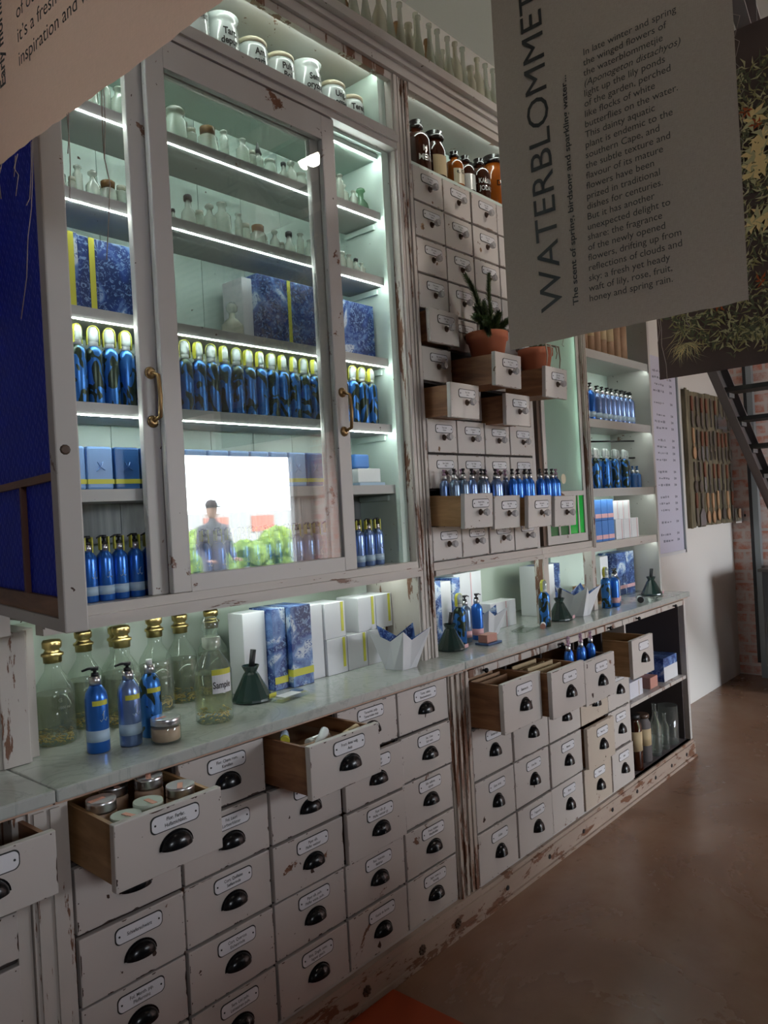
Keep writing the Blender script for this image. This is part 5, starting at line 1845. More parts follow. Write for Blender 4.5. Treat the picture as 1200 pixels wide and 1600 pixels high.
t = thing('cardboard_insert', 'brown cardboard insert lying low in the second open drawer', 'cardboard', (1.47, 1.66, 0.79))
lpart(t, 'sheet', MB().box(-0.115, 0.115, -0.14, 0.15, 0, 0.068), ['kraft'])
# bottles in the tenth row drawers
bl = [logo_pump_bottle('pump_bottle', 0.020, 0.145, m, None, hd, None, cp, False) for m, cp, hd in (('grey_metal', 'black_matte', False), ('pale_metal', 'rose_plastic', False), ('blue_metal', 'black_matte', False), ('blue_metal', 'rose_plastic', False), ('pale_metal', 'black_matte', False))]
bu = [[] for _ in bl]
spec = [(2.334, 1.705, 0), (2.372, 1.690, 0), (2.405, 1.722, 1), (2.442, 1.700, 4), (2.507, 1.700, 0), (2.552, 1.715, 4), (2.598, 1.695, 4), (2.645, 1.715, 1), (2.700, 1.680, 2), (2.745, 1.680, 2), (2.792, 1.675, 2), (2.838, 1.680, 2), (2.896, 1.665, 2), (2.942, 1.660, 2), (2.988, 1.660, 2), (3.032, 1.665, 3)]
nm = ['grey-blue bottle with black pump', 'pale bottle with rose cap', 'deep blue bottle with black pump', 'blue bottle with rose cap', 'silvery blue bottle with black pump']
for i, (x, y, k) in enumerate(spec):
    place(bl[k], bu[k], x, y, 1.4605, '%s, %s from the left in the open small drawers' % (nm[k], ORD[i]), 'bottles in the open row of small drawers')
back = [(2.335, 1.752, 1), (2.42, 1.762, 3), (2.53, 1.757, 1), (2.622, 1.757, 3), (2.722, 1.727, 1), (2.815, 1.727, 3)]
for i, (x, y, k) in enumerate(back):
    place(bl[k], bu[k], x, y, 1.4605, '%s, rear row of the open small drawers, %s from left' % (nm[k], ORD[i]), 'bottles in the open row of small drawers')
# bottles in the third open drawer of the far cabinet
for i, (x, y) in enumerate(((2.865, 1.56), (2.915, 1.585), (2.965, 1.555), (3.015, 1.58), (3.075, 1.565))):
    place(bl[3], bu[3], x, y, 0.702, 'blue bottle with rose cap in the far open drawer, %s from the left' % ORD[i], 'bottles in the far open drawer', 0, (1.0, 1.0, 1.24))
t = thing('paper_stack', 'folded brown papers standing in the first open drawer of the far cabinet', 'paper', (2.42, 1.70, 0.705))
mb = MB()
for k in range(5):
    mb.box(-0.10 + k * 0.004, 0.10 - k * 0.005, -0.06 + k * 0.03, -0.056 + k * 0.03, 0, 0.145 + 0.006 * (k % 3))
lpart(t, 'sheets', mb, ['kraft'])
t = thing('paper_stack', 'folded tan papers standing in the second open drawer of the far cabinet', 'paper', (2.70, 1.62, 0.70))
mb = MB()
for k in range(4):
    mb.box(-0.10, 0.10 - k * 0.006, -0.06 + k * 0.035, -0.055 + k * 0.035, 0, 0.15 + 0.008 * (k % 2))
lpart(t, 'sheets', mb, ['paper_tan'])

# ------------------------------------------------------------------ far open compartment
gift('white box with a grey line on the far low shelf, left', 3.74, 3.90, 1.70, 1.85, 0.4705, 0.555, 'lilac_card', [(3.85, 3.853, 0.475, 0.55)], 'shelf_box', 'paper_tan')
t = gift('white and delft box at the right end of the far low shelf', 4.19, 4.385, 1.70, 1.98, 0.4705, 0.600, 'delft', [], 'shelf_box')
part(t, 'white_front', MB().box(4.1895, 4.3855, 1.6985, 1.6995, 0.471, 0.55), ['white_card'])
gift('long delft box lying behind on the far low shelf', 3.94, 4.17, 1.78, 2.0, 0.4705, 0.59, 'delft', [], 'shelf_box')
gift('tall delft box behind the open drawer in the far compartment', 3.70, 3.92, 1.88, 2.02, 0.4705, 0.80, 'delft', [], 'shelf_box')
gift('rose coloured box between the white boxes on the far low shelf', 4.00, 4.10, 1.70, 1.775, 0.4705, 0.53, 'soap', [], 'shelf_box')
def floor_jar(lb, x, y, r, h, mat, lab=None, capm=None, name='storage_jar'):
    t = thing(name, lb, 'jar', (x, y, 0.0985))
    lpart(t, 'body', MB().lathe([(r * 0.95, 0), (r, 0.004), (r, h * 0.80), (r * 0.75, h * 0.88), (r * 0.75, h * 0.92)], n=20), [mat])
    if lab:
        lpart(t, 'label', MB().lathe([(r * 1.01, h * 0.35), (r * 1.01, h * 0.70)], n=20), [lab])
    if capm:
        lpart(t, 'lid', MB().lathe([(r * 0.85, h * 0.92), (r * 0.85, h)], n=20), [capm])
    return t
floor_jar('dark jar with a cream and green label in the lowest compartment', 3.800, 1.715, 0.038, 0.285, 'amber', 'paper_tan', 'black_matte')
floor_jar('dark jar with a tan label in the lowest compartment', 3.950, 1.735, 0.042, 0.250, 'shelf_dark', 'paper_tan', 'brown_plate')
for i, (x, y, r, h, lb) in enumerate(((4.065, 1.715, 0.028, 0.28, 'tall clear bottle right of the tan-labelled jar'), (4.135, 1.735, 0.026, 0.22, 'shorter clear bottle in the middle of the glass group'), (4.195, 1.715, 0.024, 0.20, 'slim clear bottle, right of the shorter clear bottle'), (4.31, 1.74, 0.055, 0.215, 'wide clear glass cylinder at the right of the lowest compartment'))):
    t = thing('clear_bottle', lb, 'bottle', (x, y, 0.0985), 0, 'clear glassware in the lowest compartment')
    p = [(r * 0.95, 0), (r, 0.004), (r, h * 0.62), (r * 0.4, h * 0.78), (r * 0.4, h * 0.96), (r * 0.5, h)] if i < 3 else [(r * 0.97, 0), (r, 0.004), (r, h)]
    lpart(t, 'glass_body', MB().lathe(p, n=20), ['clear'])
t = thing('slate_tile', 'dark upright slab beside the drawers in the lowest compartment', 'tile', (3.70, 1.75, 0.0985))
lpart(t, 'slab', MB().box(-0.03, 0.03, -0.05, 0.06, 0, 0.21), ['shelf_dark'])

# things behind the narrow gap at the frosted door
t = thing('spray_bottle', 'pale blue bottle with white cap in the gap left of the frosted door', 'bottle', (3.118, 1.90, 1.8005))
lpart(t, 'body', MB().lathe([(0.026, 0), (0.026, 0.12), (0.012, 0.135)]), ['pale_metal'])
lpart(t, 'cap', MB().lathe([(0.012, 0.135), (0.012, 0.17)]), ['white_plastic'])
gift('light blue box in the gap left of the frosted door', 3.096, 3.146, 1.87, 1.96, 1.5655, 1.74, 'blue_tin', [], 'tall_box')
t = thing('teal_tin', 'dark teal tin in the gap below the light blue box', 'tin', (3.12, 1.90, 1.3005))
lpart(t, 'body', MB().lathe([(0.026, 0), (0.026, 0.16), (0.024, 0.162)]), ['teal'])
t = thing('round_tag', 'round cream paper tag leaning on the rightmost open small drawer', 'tag', (3.075, 1.60, 1.575))
mb = MB().lathe([(0.022, 0), (0.022, 0.0015)], 0, 0, 20, 0.024, 0, axis='Y')
lpart(t, 'disc', mb, ['porcelain_lid'])
t.location = (3.052, 1.640, 1.578)

# ------------------------------------------------------------------ potted plants on the pulled-out small drawers
def pot(label, x, y, z0, r, h, seed, spikes):
    t = thing('potted_plant', label, 'plant', (x, y, z0))
    lpart(t, 'pot', MB().lathe([(r * 0.70, 0), (r * 0.92, h * 0.74), (r * 1.0, h * 0.76), (r * 1.02, h), (r * 0.93, h), (r * 0.90, h * 0.88)], n=28), ['terracotta'])
    lpart(t, 'soil', MB().lathe([(r * 0.88, h * 0.84), (r * 0.86, h * 0.90), (r * 0.3, h * 0.94)], n=20), ['soil'])
    rnd = random.Random(seed)
    for pts, rad in spikes:
        mb = MB()
        P = [Vector(p) for p in pts]
        nseg = 46
        mb.tube(P, 0.004, 5)
        for k in range(nseg):
            u = k / (nseg - 1) * (len(P) - 1)
            i = min(int(u), len(P) - 2)
            c = P[i].lerp(P[i + 1], u - i)
            d = (P[i + 1] - P[i]).normalized()
            a = d.orthogonal().normalized()
            b = d.cross(a)
            taper = 1.7 * rad * (1 - 0.5 * k / nseg)
            for q in range(7):
                th = 2 * PI * q / 7 + k * 0.9 + rnd.uniform(-.2, .2)
                e = (a * math.cos(th) + b * math.sin(th))
                tip = c + e * taper + d * taper * 0.8
                s1 = d.cross(e) * taper * 0.22
                mb.poly([c + e * 0.003 + s1, tip, c + e * 0.003 - s1], 1 if rnd.random() < 0.25 else 0)
        lpart(t, 'leafy_stem', mb, ['leaf', 'leaf2'])
    return t


hp = 0.125
t = pot('terracotta pot of spiky green succulent on the pulled-out small drawer', 2.585, 1.690, 2.060, 0.083, hp, 3, [
    ([(0, 0, hp), (-0.03, 0.0, hp + 0.08), (-0.075, 0.0, hp + 0.16), (-0.115, 0.01, hp + 0.215)], 0.017),
    ([(0.02, 0, hp), (0.035, 0, hp + 0.08), (0.030, 0, hp + 0.17), (0.040, 0, hp + 0.245)], 0.014),
    ([(-0.01, 0, hp), (-0.05, -0.03, hp + 0.035), (-0.11, -0.05, hp + 0.030), (-0.155, -0.05, hp + 0.035)], 0.017),
    ([(-0.02, -0.01, hp), (-0.06, -0.02, hp + 0.05), (-0.10, -0.02, hp + 0.085)], 0.015),
    ([(0.0, -0.02, hp), (0.01, -0.04, hp + 0.04), (0.02, -0.05, hp + 0.075)], 0.018),
    ([(0.02, 0.0, hp), (0.06, 0.0, hp + 0.03), (0.12, 0.0, hp + 0.04)], 0.016),
    ([(-0.02, -0.02, hp), (-0.07, -0.05, hp + 0.02), (-0.12, -0.075, hp + 0.015)], 0.015),
    ([(-0.02, 0.0, hp), (-0.05, -0.03, hp + 0.06), (-0.085, -0.05, hp + 0.10)], 0.014),
    ([(0.01, -0.03, hp), (0.03, -0.06, hp + 0.03), (0.05, -0.08, hp + 0.05)], 0.015),
    ([(0.0, 0.0, hp), (0.0, 0.0, hp + 0.05), (-0.005, 0.0, hp + 0.10)], 0.018),
    ([(-0.03, -0.02, hp), (-0.075, -0.05, hp + 0.01), (-0.09, -0.07, hp - 0.03)], 0.012)])
t2 = pot('terracotta pot with pale trailing roots, half hidden by the linen banner', 2.975, 1.700, 2.045, 0.075, hp, 5, [
    ([(0, 0, hp), (-0.02, 0, hp + 0.04), (-0.05, 0, hp + 0.07)], 0.014),
    ([(0.02, 0, hp), (0.06, 0, hp + 0.02), (0.10, 0, hp + 0.015)], 0.013)])
for k, (x, l) in enumerate(((-0.050, 0.085), (-0.015, 0.045), (0.03, 0.05), (0.052, 0.10))):
    mb = MB().tube([(x, -0.06, hp + 0.012), (x * 1.08, -0.083, hp + 0.005), (x * 1.08 + 0.004, -0.086, hp - l * 0.5), (x * 1.05 - 0.004, -0.084, hp - l)], [0.004, 0.004, 0.003, 0.002], 6)
    lpart(t2, 'trailing_root', mb, ['root'])

# ------------------------------------------------------------------ menu board, utensil board
t = thing('menu_board', 'tall white menu board with handwritten lines on the white wall', 'board', (5.33, 2.05, 1.10))
part(t, 'panel', MB().box(4.75, 5.53, 2.045, 2.064, 1.115, 2.46), ['menu'])
mb = MB()
mb.box(5.53, 5.552, 2.036, 2.064, 1.095, 2.48, 1)
mb.box(4.75, 5.56, 2.036, 2.064, 1.093, 1.115, 0)
mb.box(5.552, 5.57, 2.040, 2.064, 1.095, 2.48, 0)
part(t, 'frame', mb, ['white_frame', 'steel_light'])
mb = MB()
rnd = random.Random(4)
zz = 2.36
blocks = [4, 1, 3, 4, 3, 3, 1, 2]
for nb in blocks:
    for k in range(nb):
        x = 5.13 + rnd.uniform(-0.02, 0.03)
        while x < 5.30:
            l = rnd.uniform(0.01, 0.04)
            mb.box(x, x + l, 2.0444, 2.0449, zz - rnd.uniform(0.002, 0.008), zz + rnd.uniform(0.004, 0.010))
            x += l + rnd.uniform(0.008, 0.02)
        x = 5.41
        mb.box(x, x + 0.012, 2.0444, 2.0449, zz - 0.008, zz + 0.010)
        mb.box(x + 0.018, x + 0.040, 2.0444, 2.0449, zz - 0.006, zz + 0.008)
        zz -= 0.045
    zz -= 0.038
part(t, 'handwriting', mb, ['menu_ink'])['kind'] = 'stuff'

t = thing('utensil_board', 'weathered plank board hung with rows of old cutlery on the white wall', 'board', (6.16, 2.05, 1.26))
mb = MB()
rnd = random.Random(9)
x = 5.675
while x < 6.64:
    wd = rnd.uniform(0.09, 0.14)
    x1 = min(x + wd, 6.66)
    mb.box(x, x1 - 0.004, 2.040 + rnd.uniform(0, 0.004), 2.064, 1.262 + rnd.uniform(-0.006, 0.006), 2.275 + rnd.uniform(-0.006, 0.004), 0)
    x = x1
mb.box(5.668, 5.70, 2.030, 2.038, 1.255, 2.285, 0)
part(t, 'planks', mb, ['oldboard'])


def utensil(kind):
    nm, hm, bmm = [('table_knife', 'rust', 'iron'), ('table_spoon', 'iron', 'iron'), ('table_fork', 'iron', 'iron'), ('wooden_spoon', 'spoonwood', 'spoonwood'), ('palette_knife', 'rust', 'bright_iron'), ('kitchen_spatula', 'iron', 'bright_iron')][kind]
    t = thing(nm, nm, nm.split('_')[1])
    mb = MB()
    # hangs from z=0 downward, facing -Y
    mb.prism([(-0.008, 0), (0.008, 0), (0.011, -0.06), (0.007, -0.10), (-0.007, -0.10), (-0.011, -0.06)], -0.008, 0.0)
    lpart(t, 'handle', mb, [hm])
    mb = MB()
    if kind in (0, 4):
        mb.prism([(-0.010, -0.1005), (0.010, -0.1005), (0.016, -0.17), (0.004, -0.215), (-0.010, -0.18)], -0.006, -0.003)
    elif kind == 5:
        mb.prism([(-0.008, -0.1005), (0.008, -0.1005), (0.032, -0.14), (0.032, -0.215), (-0.032, -0.215), (-0.032, -0.14)], -0.006, -0.003)
    elif kind == 2:
        for q in (-1, 0, 1):
            mb.box(q * 0.008 - 0.002, q * 0.008 + 0.002, -0.006, -0.003, -0.20, -0.14)
        mb.prism([(-0.004, -0.1005), (0.004, -0.1005), (0.011, -0.14), (-0.011, -0.14)], -0.006, -0.003)
    else:
        pts = [(0.018 * math.sin(a), -0.165 - 0.042 * math.cos(a)) for a in [2 * PI * k / 14 for k in range(14)]]
        mb.prism(pts, -0.010, -0.003)
        mb.box(-0.004, 0.004, -0.006, -0.003, -0.128, -0.1005)
    lpart(t, 'blade' if kind in (0, 4, 5) else 'head', mb, [bmm])
    return reg(t)


UP = [utensil(k) for k in range(6)]
UU = [[] for _ in range(6)]
UN = ['old knife with brown handle', 'dull metal spoon', 'dull metal fork', 'pale wooden spoon', 'bright palette knife', 'broad metal spatula']
rows = [(2.245, 'top', [0, 1, 0, 0, 2, 4, 5, 5, 1]), (1.985, 'second', [3, 1, 4, 4, 2, 2, 0, 0, 0, 1]), (1.735, 'third', [1, 1, 4, 2, 0, 4, 2, 0, 1]), (1.515, 'bottom', [0, 5, 3, 3, 3, 1, 3, 0])]
for z0, rn, ks in rows:
    n = len(ks)
    for i, k in enumerate(ks):
        x = 5.80 + (6.62 - 5.80) * i / (n - 1)
        place(UP[k], UU[k], x, 2.0385, z0 + random.uniform(-0.012, 0.012), '%s on the plank board, %s from the left, %s row' % (UN[k], ORD[i], rn), 'cutlery on the plank board', 0, (1.75, 1.2, 1.12))

# ------------------------------------------------------------------ far end: post, switch, stairs, table
t = thing('sliding_door_rail', 'black and grey steel upright in front of the brick wall', 'post', (6.6, 1.89, 0.0))
part(t, 'black_bar', MB().box(6.60, 6.64, 1.878, 1.902, 0.12, 2.62), ['black_matte'])
part(t, 'grey_bar', MB().box(6.60, 6.66, 1.835, 1.877, 0.0, 2.62), ['steel_light'])
t = thing('switch_box', 'silver metal switch box on the brick wall corner', 'switch', (6.66, 1.98, 1.25))
part(t, 'box', MB().box(6.640, 6.679, 1.975, 2.025, 1.25, 1.37, 0, 0.003), ['chrome'])
part(t, 'button', MB().box(6.672, 6.679, 1.955, 1.967, 1.30, 1.32, 0, 0.002), ['black_matte'])
t = thing('steel_staircase', 'dark steel staircase climbing in front of the brick wall', 'stairs', (5.3, 0.98, 0.0))
sx = lambda zz: 4.008 + (2.087 - zz) * (4.705 - 4.008) / (2.087 - 1.543)
for yq in (1.25, 0.72):
    mb = MB()
    zt, zb = 3.45, 0.02
    a = [(sx(zt), zt), (sx(zb), zb), (sx(zb) - 0.20, zb), (sx(zt) - 0.20, zt)]
    mb.prism(a, yq - 0.006, yq + 0.006, 0)
    for off in (0.0, -0.20):
        mb.prism([(sx(zt) + off, zt), (sx(zb) + off, zb), (sx(zb) + off - 0.012, zb), (sx(zt) + off - 0.012, zt)], yq - 0.04, yq - 0.0061, 0)
    part(t, 'stringer', mb, ['steel'])
    zz = 0.18
for k in range(25):
    zz = 0.12 + 0.134 * k
    x = sx(zz)
    p = part(t, 'tread', MB().box(x - 0.175, x - 0.03, 0.7265, 1.2435, zz, zz + 0.022), ['tread'])
    part(p, 'bracket', MB().box(x - 0.13, x - 0.05, 1.215, 1.2435, zz - 0.022, zz - 0.0005), ['steel_light'])
t = thing('service_table', 'dark grey table with thin brown top at the right edge', 'table', (6.3, 1.48, 0.0))
part(t, 'table_top', MB().box(5.97, 6.62, 1.27, 1.69, 0.915, 0.935, 0, 0.002), ['table_top'])
mb = MB()
mb.prism([(6.00, 0.9145), (6.60, 0.9145), (6.55, 0.0), (6.08, 0.0)], 1.30, 1.665, 0)
part(t, 'tapered_base', mb, ['table'])
t = thing('added_shade_table', 'unseen dark table added behind the viewer to shade the lower drawers', 'table', (2.0, -0.72, 0.0))  # added out of view to keep window light off the lower drawers
part(t, 'table_top', MB().box(0.3, 3.7, -1.05, -0.40, 1.03, 1.07, 0, 0.004), ['wood_in'])
part(t, 'panel_base', MB().box(0.36, 3.64, -0.99, -0.46, 0.0, 1.0295), ['table'])
t = thing('floor_mat', 'flat orange mat against the plinth at the bottom edge', 'mat', (1.3, 1.3, 0.0))
part(t, 'mat', MB().box(0.7, 1.765, 0.4, 1.632, 0.0005, 0.010, 0, 0.003), ['orange'])

# ------------------------------------------------------------------ linen banners
def sheet(y0, y1, z0, z1, x, ny, nz, wob, mb=None, jag=0.0, seed=1, bottom=None):
    rnd = random.Random(seed)
    mb = mb or MB()
    g_ = []
    jj = [rnd.uniform(-jag, jag) for _ in range(ny + 1)]
    for i in range(ny + 1):
        row = []
        y = y0 + (y1 - y0) * i / ny
        for j in range(nz + 1):
            zz = z0 + (z1 - z0) * j / nz
            if j == 0:
                zz += jj[i] + (bottom(y) if bottom else 0)
            row.append(mb.bm.verts.new((x + wob * math.sin(5.0 * y + 1.3 * zz + seed), y, zz)))
        g_.append(row)
    for i in range(ny):
        for j in range(nz):
            f = mb.bm.faces.new((g_[i][j], g_[i + 1][j], g_[i + 1][j + 1], g_[i][j + 1]))
            f.smooth = True
    return mb


BX = 2.0
t = thing('linen_banner', 'grey linen banner printed WATERBLOMMETJIE hanging at the upper right', 'banner', (BX, 0.89, 1.965))
part(t, 'cloth', sheet(0.552, 1.227, 1.965, 3.80, BX, 24, 30, 0.0016, jag=0.0015, seed=2), ['linen'])
body = ['In late winter and spring', 'the winged flowers of', 'the waterblommetjie', '(Aponogeton distachyos)', 'light up the lily ponds', 'of the garden, perched', 'like flocks of white', 'butterflies on the water.', 'This dainty aquatic', 'plant is endemic to the', 'southern Cape, and', 'the subtle texture and', 'flavour of its mature', 'flowers have been', 'prized in traditional', 'dishes for centuries.', 'But it has another', 'unexpected delight to', 'share: the fragrance', 'of the newly opened', 'flowers, drifting up from', 'reflections of clouds and', 'sky: a fresh yet heady', 'waft of lily, rose, fruit,', 'honey and spring rain.']
mb = MB()
TX = BX - 0.0035
n = len(body)
for k, s in enumerate(body):
    f = k / (n - 1)
    add_text(mb, s, (TX, 0.942 + 0.021 * f, 2.727 + (2.052 - 2.727) * f), (0, -1, 0), (0, 0, 1), 0.0262, 0, 0.0, 'L', shear=0.22 if k == 3 else 0.0)
part(t, 'body_text', mb, ['ink'])
mb = add_text(MB(), 'The scent of spring, birdsong and sparkling water...', (TX, 0.996, 2.052), (0, 0.0, 1), (0, 1, 0), 0.0235, 0, 0.018, 'L', 0.645)
part(t, 'subtitle', mb, ['ink'])
mb = add_text(MB(), 'WATERBLOMMETJIE', (TX, 1.045, 2.051), (0, 0.02, 1), (0, 1, 0), 0.100, 0, 0.0, 'L', 1.055)
part(t, 'title', mb, ['ink'])
rnd = random.Random(11)


def threads(t, x, lst):
    for y, z0, pts in lst:
        mb = MB()
        mb.tube([(x, y, z0)] + [(x + 0.004 * rnd.uniform(-1, 1), y + dy, z0 - dz) for dy, dz in pts], 0.0007, 5)
        part(t, 'loose_thread', mb, ['thread'])


threads(t, BX, [(0.77, 1.965, [(-0.002, 0.03), (0.0, 0.07), (-0.008, 0.12), (-0.010, 0.165)]), (0.776, 1.965, [(-0.004, 0.03), (0.004, 0.06), (0.002, 0.085)]), (0.70, 1.965, [(0.004, 0.02), (-0.004, 0.035)]), (1.05, 1.965, [(0.006, 0.015), (-0.002, 0.022)]), (1.12, 1.965, [(-0.006, 0.015), (0.002, 0.018)])])
for k in range(14):
    zz = 2.0 + 0.06 * k
    mb = MB().tube([(BX, 0.552, zz), (BX + 0.002, 0.545 - 0.004 * (k % 3), zz - 0.01), (BX, 0.551, zz - 0.025 - 0.01 * (k % 4))], 0.0006, 4)
    part(t, 'frayed_edge', mb, ['thread'])
part(t, 'hanging_rod', MB().tube([(BX, 0.50, 3.805), (BX, 1.28, 3.805)], 0.01, 8), ['steel'])

BX2 = 0.5
t = thing('linen_banner', 'rosy linen banner with the words inspiration and, crossing the upper left corner', 'banner', (BX2, 0.95, 2.05))
part(t, 'cloth', sheet(0.52, 1.232, 2.050, 3.80, BX2, 40, 30, 0.0018, jag=0.0012, seed=5, bottom=lambda y: 0.010 * math.cos((y - 1.2) * 5.5) - 0.008), ['linen_pink'])
mb = MB()
TX = BX2 - 0.004
L2 = ['it\u2019s a fresh start, full of', 'inspiration and hope.']
L2 = ['Morning is a gift', 'of other worlds, and', 'it\u2019s a fresh start full of', 'inspiration and wonder']
for k, s in enumerate(L2):
    add_text(mb, s, (TX, 1.083, 2.159 + 0.0335 * (3 - k)), (0, -1, 0), (0, 0, 1), 0.0290, 0, 0.002, 'L')
part(t, 'body_text', mb, ['ink'])
mb = add_text(MB(), 'Early morning in the garden...', (TX, 1.128, 2.152), (0, 0.0, 1), (0, 1, 0), 0.0260, 0, 0.028, 'L')
part(t, 'subtitle', mb, ['ink'])
threads(t, BX2, [(1.062, 2.048, [(0.010, 0.04), (0.018, 0.09), (0.022, 0.13), (0.050, 0.18), (0.075, 0.235)]), (1.066, 2.048, [(0.006, 0.03), (0.016, 0.075), (0.020, 0.085)]), (1.110, 2.046, [(0.006, 0.02), (0.002, 0.03), (0.006, 0.06)]), (1.118, 2.046, [(-0.002, 0.02), (0.004, 0.03)]), (1.165, 2.050, [(0.004, 0.02), (0.008, 0.05)]), (0.955, 2.046, [(0.002, 0.02), (0.008, 0.045), (0.004, 0.07), (0.012, 0.11)]), (0.960, 2.046, [(-0.002, 0.03), (0.006, 0.05)]), (0.865, 2.045, [(0.0, 0.04), (0.004, 0.09), (0.004, 0.12), (0.014, 0.17), (0.020, 0.21)]), (0.870, 2.045, [(0.006, 0.05), (0.0, 0.09)])])
part(t, 'hanging_rod', MB().tube([(BX2, 0.47, 3.805), (BX2, 1.28, 3.805)], 0.01, 8), ['steel'])

# printed banner with dried flowers
BX3 = 2.6
t = thing('printed_banner', 'dark photographic banner of dried herbs and yellow flowers behind the linen banner', 'banner', (BX3, 0.55, 1.9))
cl = bpy.data.materials.new('photo_print')
cl.use_nodes = True
nt = cl.node_tree
b = nt.nodes['Principled BSDF']
tc = nt.nodes.new('ShaderNodeTexCoord')
base = ramp(nt, noise(nt, tc.outputs['Object'], 2.0, 3), [(0.35, (0.075, 0.048, 0.042)), (0.65, (0.12, 0.075, 0.062))])
nt.links.new(base, b.inputs['Base Color'])
b.inputs['Roughness'].default_value = 0.9
M['print'] = cl
M['p_olive'] = simple('print_olive', (0.32, 0.27, 0.11), 0.9)
M['p_dark'] = simple('print_dark_green', (0.13, 0.13, 0.07), 0.9)
M['p_pale'] = simple('print_pale_olive', (0.50, 0.44, 0.23), 0.9)
M['p_yellow'] = simple('print_ochre', (0.78, 0.56, 0.25), 0.9)
M['p_orange'] = simple('print_orange', (0.38, 0.08, 0.02), 0.9)
M['p_brown'] = simple('print_brown', (0.09, 0.045, 0.025), 0.9)
part(t, 'cloth', sheet(0.12, 1.013, 1.898, 2.955, BX3, 4, 4, 0.0), ['print'])
rnd = random.Random(21)
mb = MB()
xx = BX3 - 0.001
layer = 0
def stroke(y, z, l, a, wd, mi):
    global layer
    layer += 1
    if z < 2.08 + 0.5 * l + (0.06 if math.sin(a) < 0 else 0):
        z = 2.08 + l + 0.07
    x = xx - 0.0006 - layer * 0.0000012
    y, z = 0.36 + y * 0.70, 1.5 + (z - 1.5) * 0.722
    l, wd = l * 0.72, wd * 0.72
    dy, dz = math.cos(a), math.sin(a)
    ny, nz = -dz, dy
    c = rnd.uniform(-0.25, 0.25) * l
    mb.poly([(x, y - ny * wd / 2, z - nz * wd / 2), (x, y + dy * l / 2 + ny * (c - wd / 2), z + dz * l / 2 + nz * (c - wd / 2)), (x, y + dy * l, z + dz * l), (x, y + dy * l / 2 + ny * (c + wd / 2), z + dz * l / 2 + nz * (c + wd / 2))], mi)
for k in range(5200):
    y = rnd.uniform(-0.24, 0.90)
    edge = 2.19 + 0.10 * math.sin(y * 9) + 0.05 * math.sin(y * 23) - 0.08 * (y < 0.6)
    z = rnd.uniform(edge - 0.02, 3.35)
    u_ = rnd.random()
    mi = 1 if u_ < 0.45 else (0 if u_ < 0.7 else 2)
    stroke(y, z, rnd.uniform(0.02, 0.07), rnd.uniform(0, 2 * PI), rnd.uniform(0.005, 0.012), mi)
for k in range(46):      # yellow petal clusters
    cy, cz = rnd.uniform(-0.2, 0.80), rnd.uniform(2.65, 3.15)
    for q in range(9):
        stroke(cy, cz, rnd.uniform(0.04, 0.075), q * 0.7 + rnd.uniform(-.2, .2), 0.022, 3 if rnd.random() < .6 else 2)
for k in range(30):
    cy, cz = rnd.uniform(-0.2, 0.88), rnd.uniform(2.25, 3.3)
    for q in range(6):
        stroke(cy, cz, rnd.uniform(0.015, 0.04), q * 1.05, 0.010, 4)
for k in range(70):      # root tangle at the lower left
    a = rnd.uniform(PI * 1.05, PI * 1.95)
    stroke(0.80 + rnd.uniform(-.03, .03), 2.20, rnd.uniform(0.06, 0.13), a, 0.0022, 2 if k % 2 else 3)
part(t, 'printed_herbs', mb, ['p_olive', 'p_dark', 'p_pale', 'p_yellow', 'p_orange'])['kind'] = 'stuff'
part(t, 'hanging_wire', MB().tube([(BX3, 0.65, 2.955), (BX3, 0.65, 3.829)], 0.002, 5), ['steel'])
part(t, 'hanging_wire', MB().tube([(BX3, 0.2, 2.955), (BX3, 0.2, 3.829)], 0.002, 5), ['steel'])
# ------------------------------------------------------------------ ceiling lamp mirrored in the door glass; second one added to light upper cabinets
for lx, tx, lb in ((3.33, 2.95, 'small round ceiling lamp mirrored in the glass door'), (1.55, 1.75, 'unseen ceiling lamp added to light the upper cabinets, left of the mirrored one')):
    t = thing('ceiling_spot', lb, 'lamp', (lx, 0.22, 3.72))
    lpart(t, 'housing', MB().lathe([(0.052, 0.0), (0.052, 0.1095)], n=24), ['white_frame'])
    lpart(t, 'lamp_face', MB().lathe([(0.042, -0.003), (0.042, -0.0005)], n=24), ['lamp_on'])
    sp = bpy.data.lights.new('spot_beam', 'SPOT')
    sp.energy = 62 if lx > 3 else 12
    sp.color = (1.0, 0.90, 0.80)
    sp.spot_size = math.radians(75)
    sp.spot_blend = 0.9
    sp.shadow_soft_size = 0.05
    so = bpy.data.objects.new('spot_beam', sp)
    COL.objects.link(so)
    so.location = (lx, 0.22, 3.70)
    so.rotation_euler = (Vector((tx, 1.8, 2.35)) - Vector((lx, 0.22, 3.765))).to_track_quat('-Z', 'Y').to_euler()

# ------------------------------------------------------------------ outside, mirrored in the glass: person, hedge, chairs, house
def skin_figure(name, verts, edges, radii, mat, parent, root=0, sub=2):
    me = bpy.data.meshes.new(name)
    me.from_pydata([Vector(v) for v in verts], edges, [])
    o = obj(name, me, parent)
    sk = o.modifiers.new('skin', 'SKIN')
    for i, r in enumerate(radii):
        me.skin_vertices[0].data[i].radius = (r, r) if not isinstance(r, tuple) else r
        me.skin_vertices[0].data[i].use_root = (i == root)
    sk.use_smooth_shade = True
    ss = o.modifiers.new('sub', 'SUBSURF')
    ss.levels = sub
    ss.render_levels = sub
    me.materials.append(M[mat])
    dg = bpy.context.evaluated_depsgraph_get()
    dg.update()
    m2 = bpy.data.meshes.new_from_object(o.evaluated_get(dg))
    m2.name = name
    o.modifiers.clear()
    o.data = m2
    return o


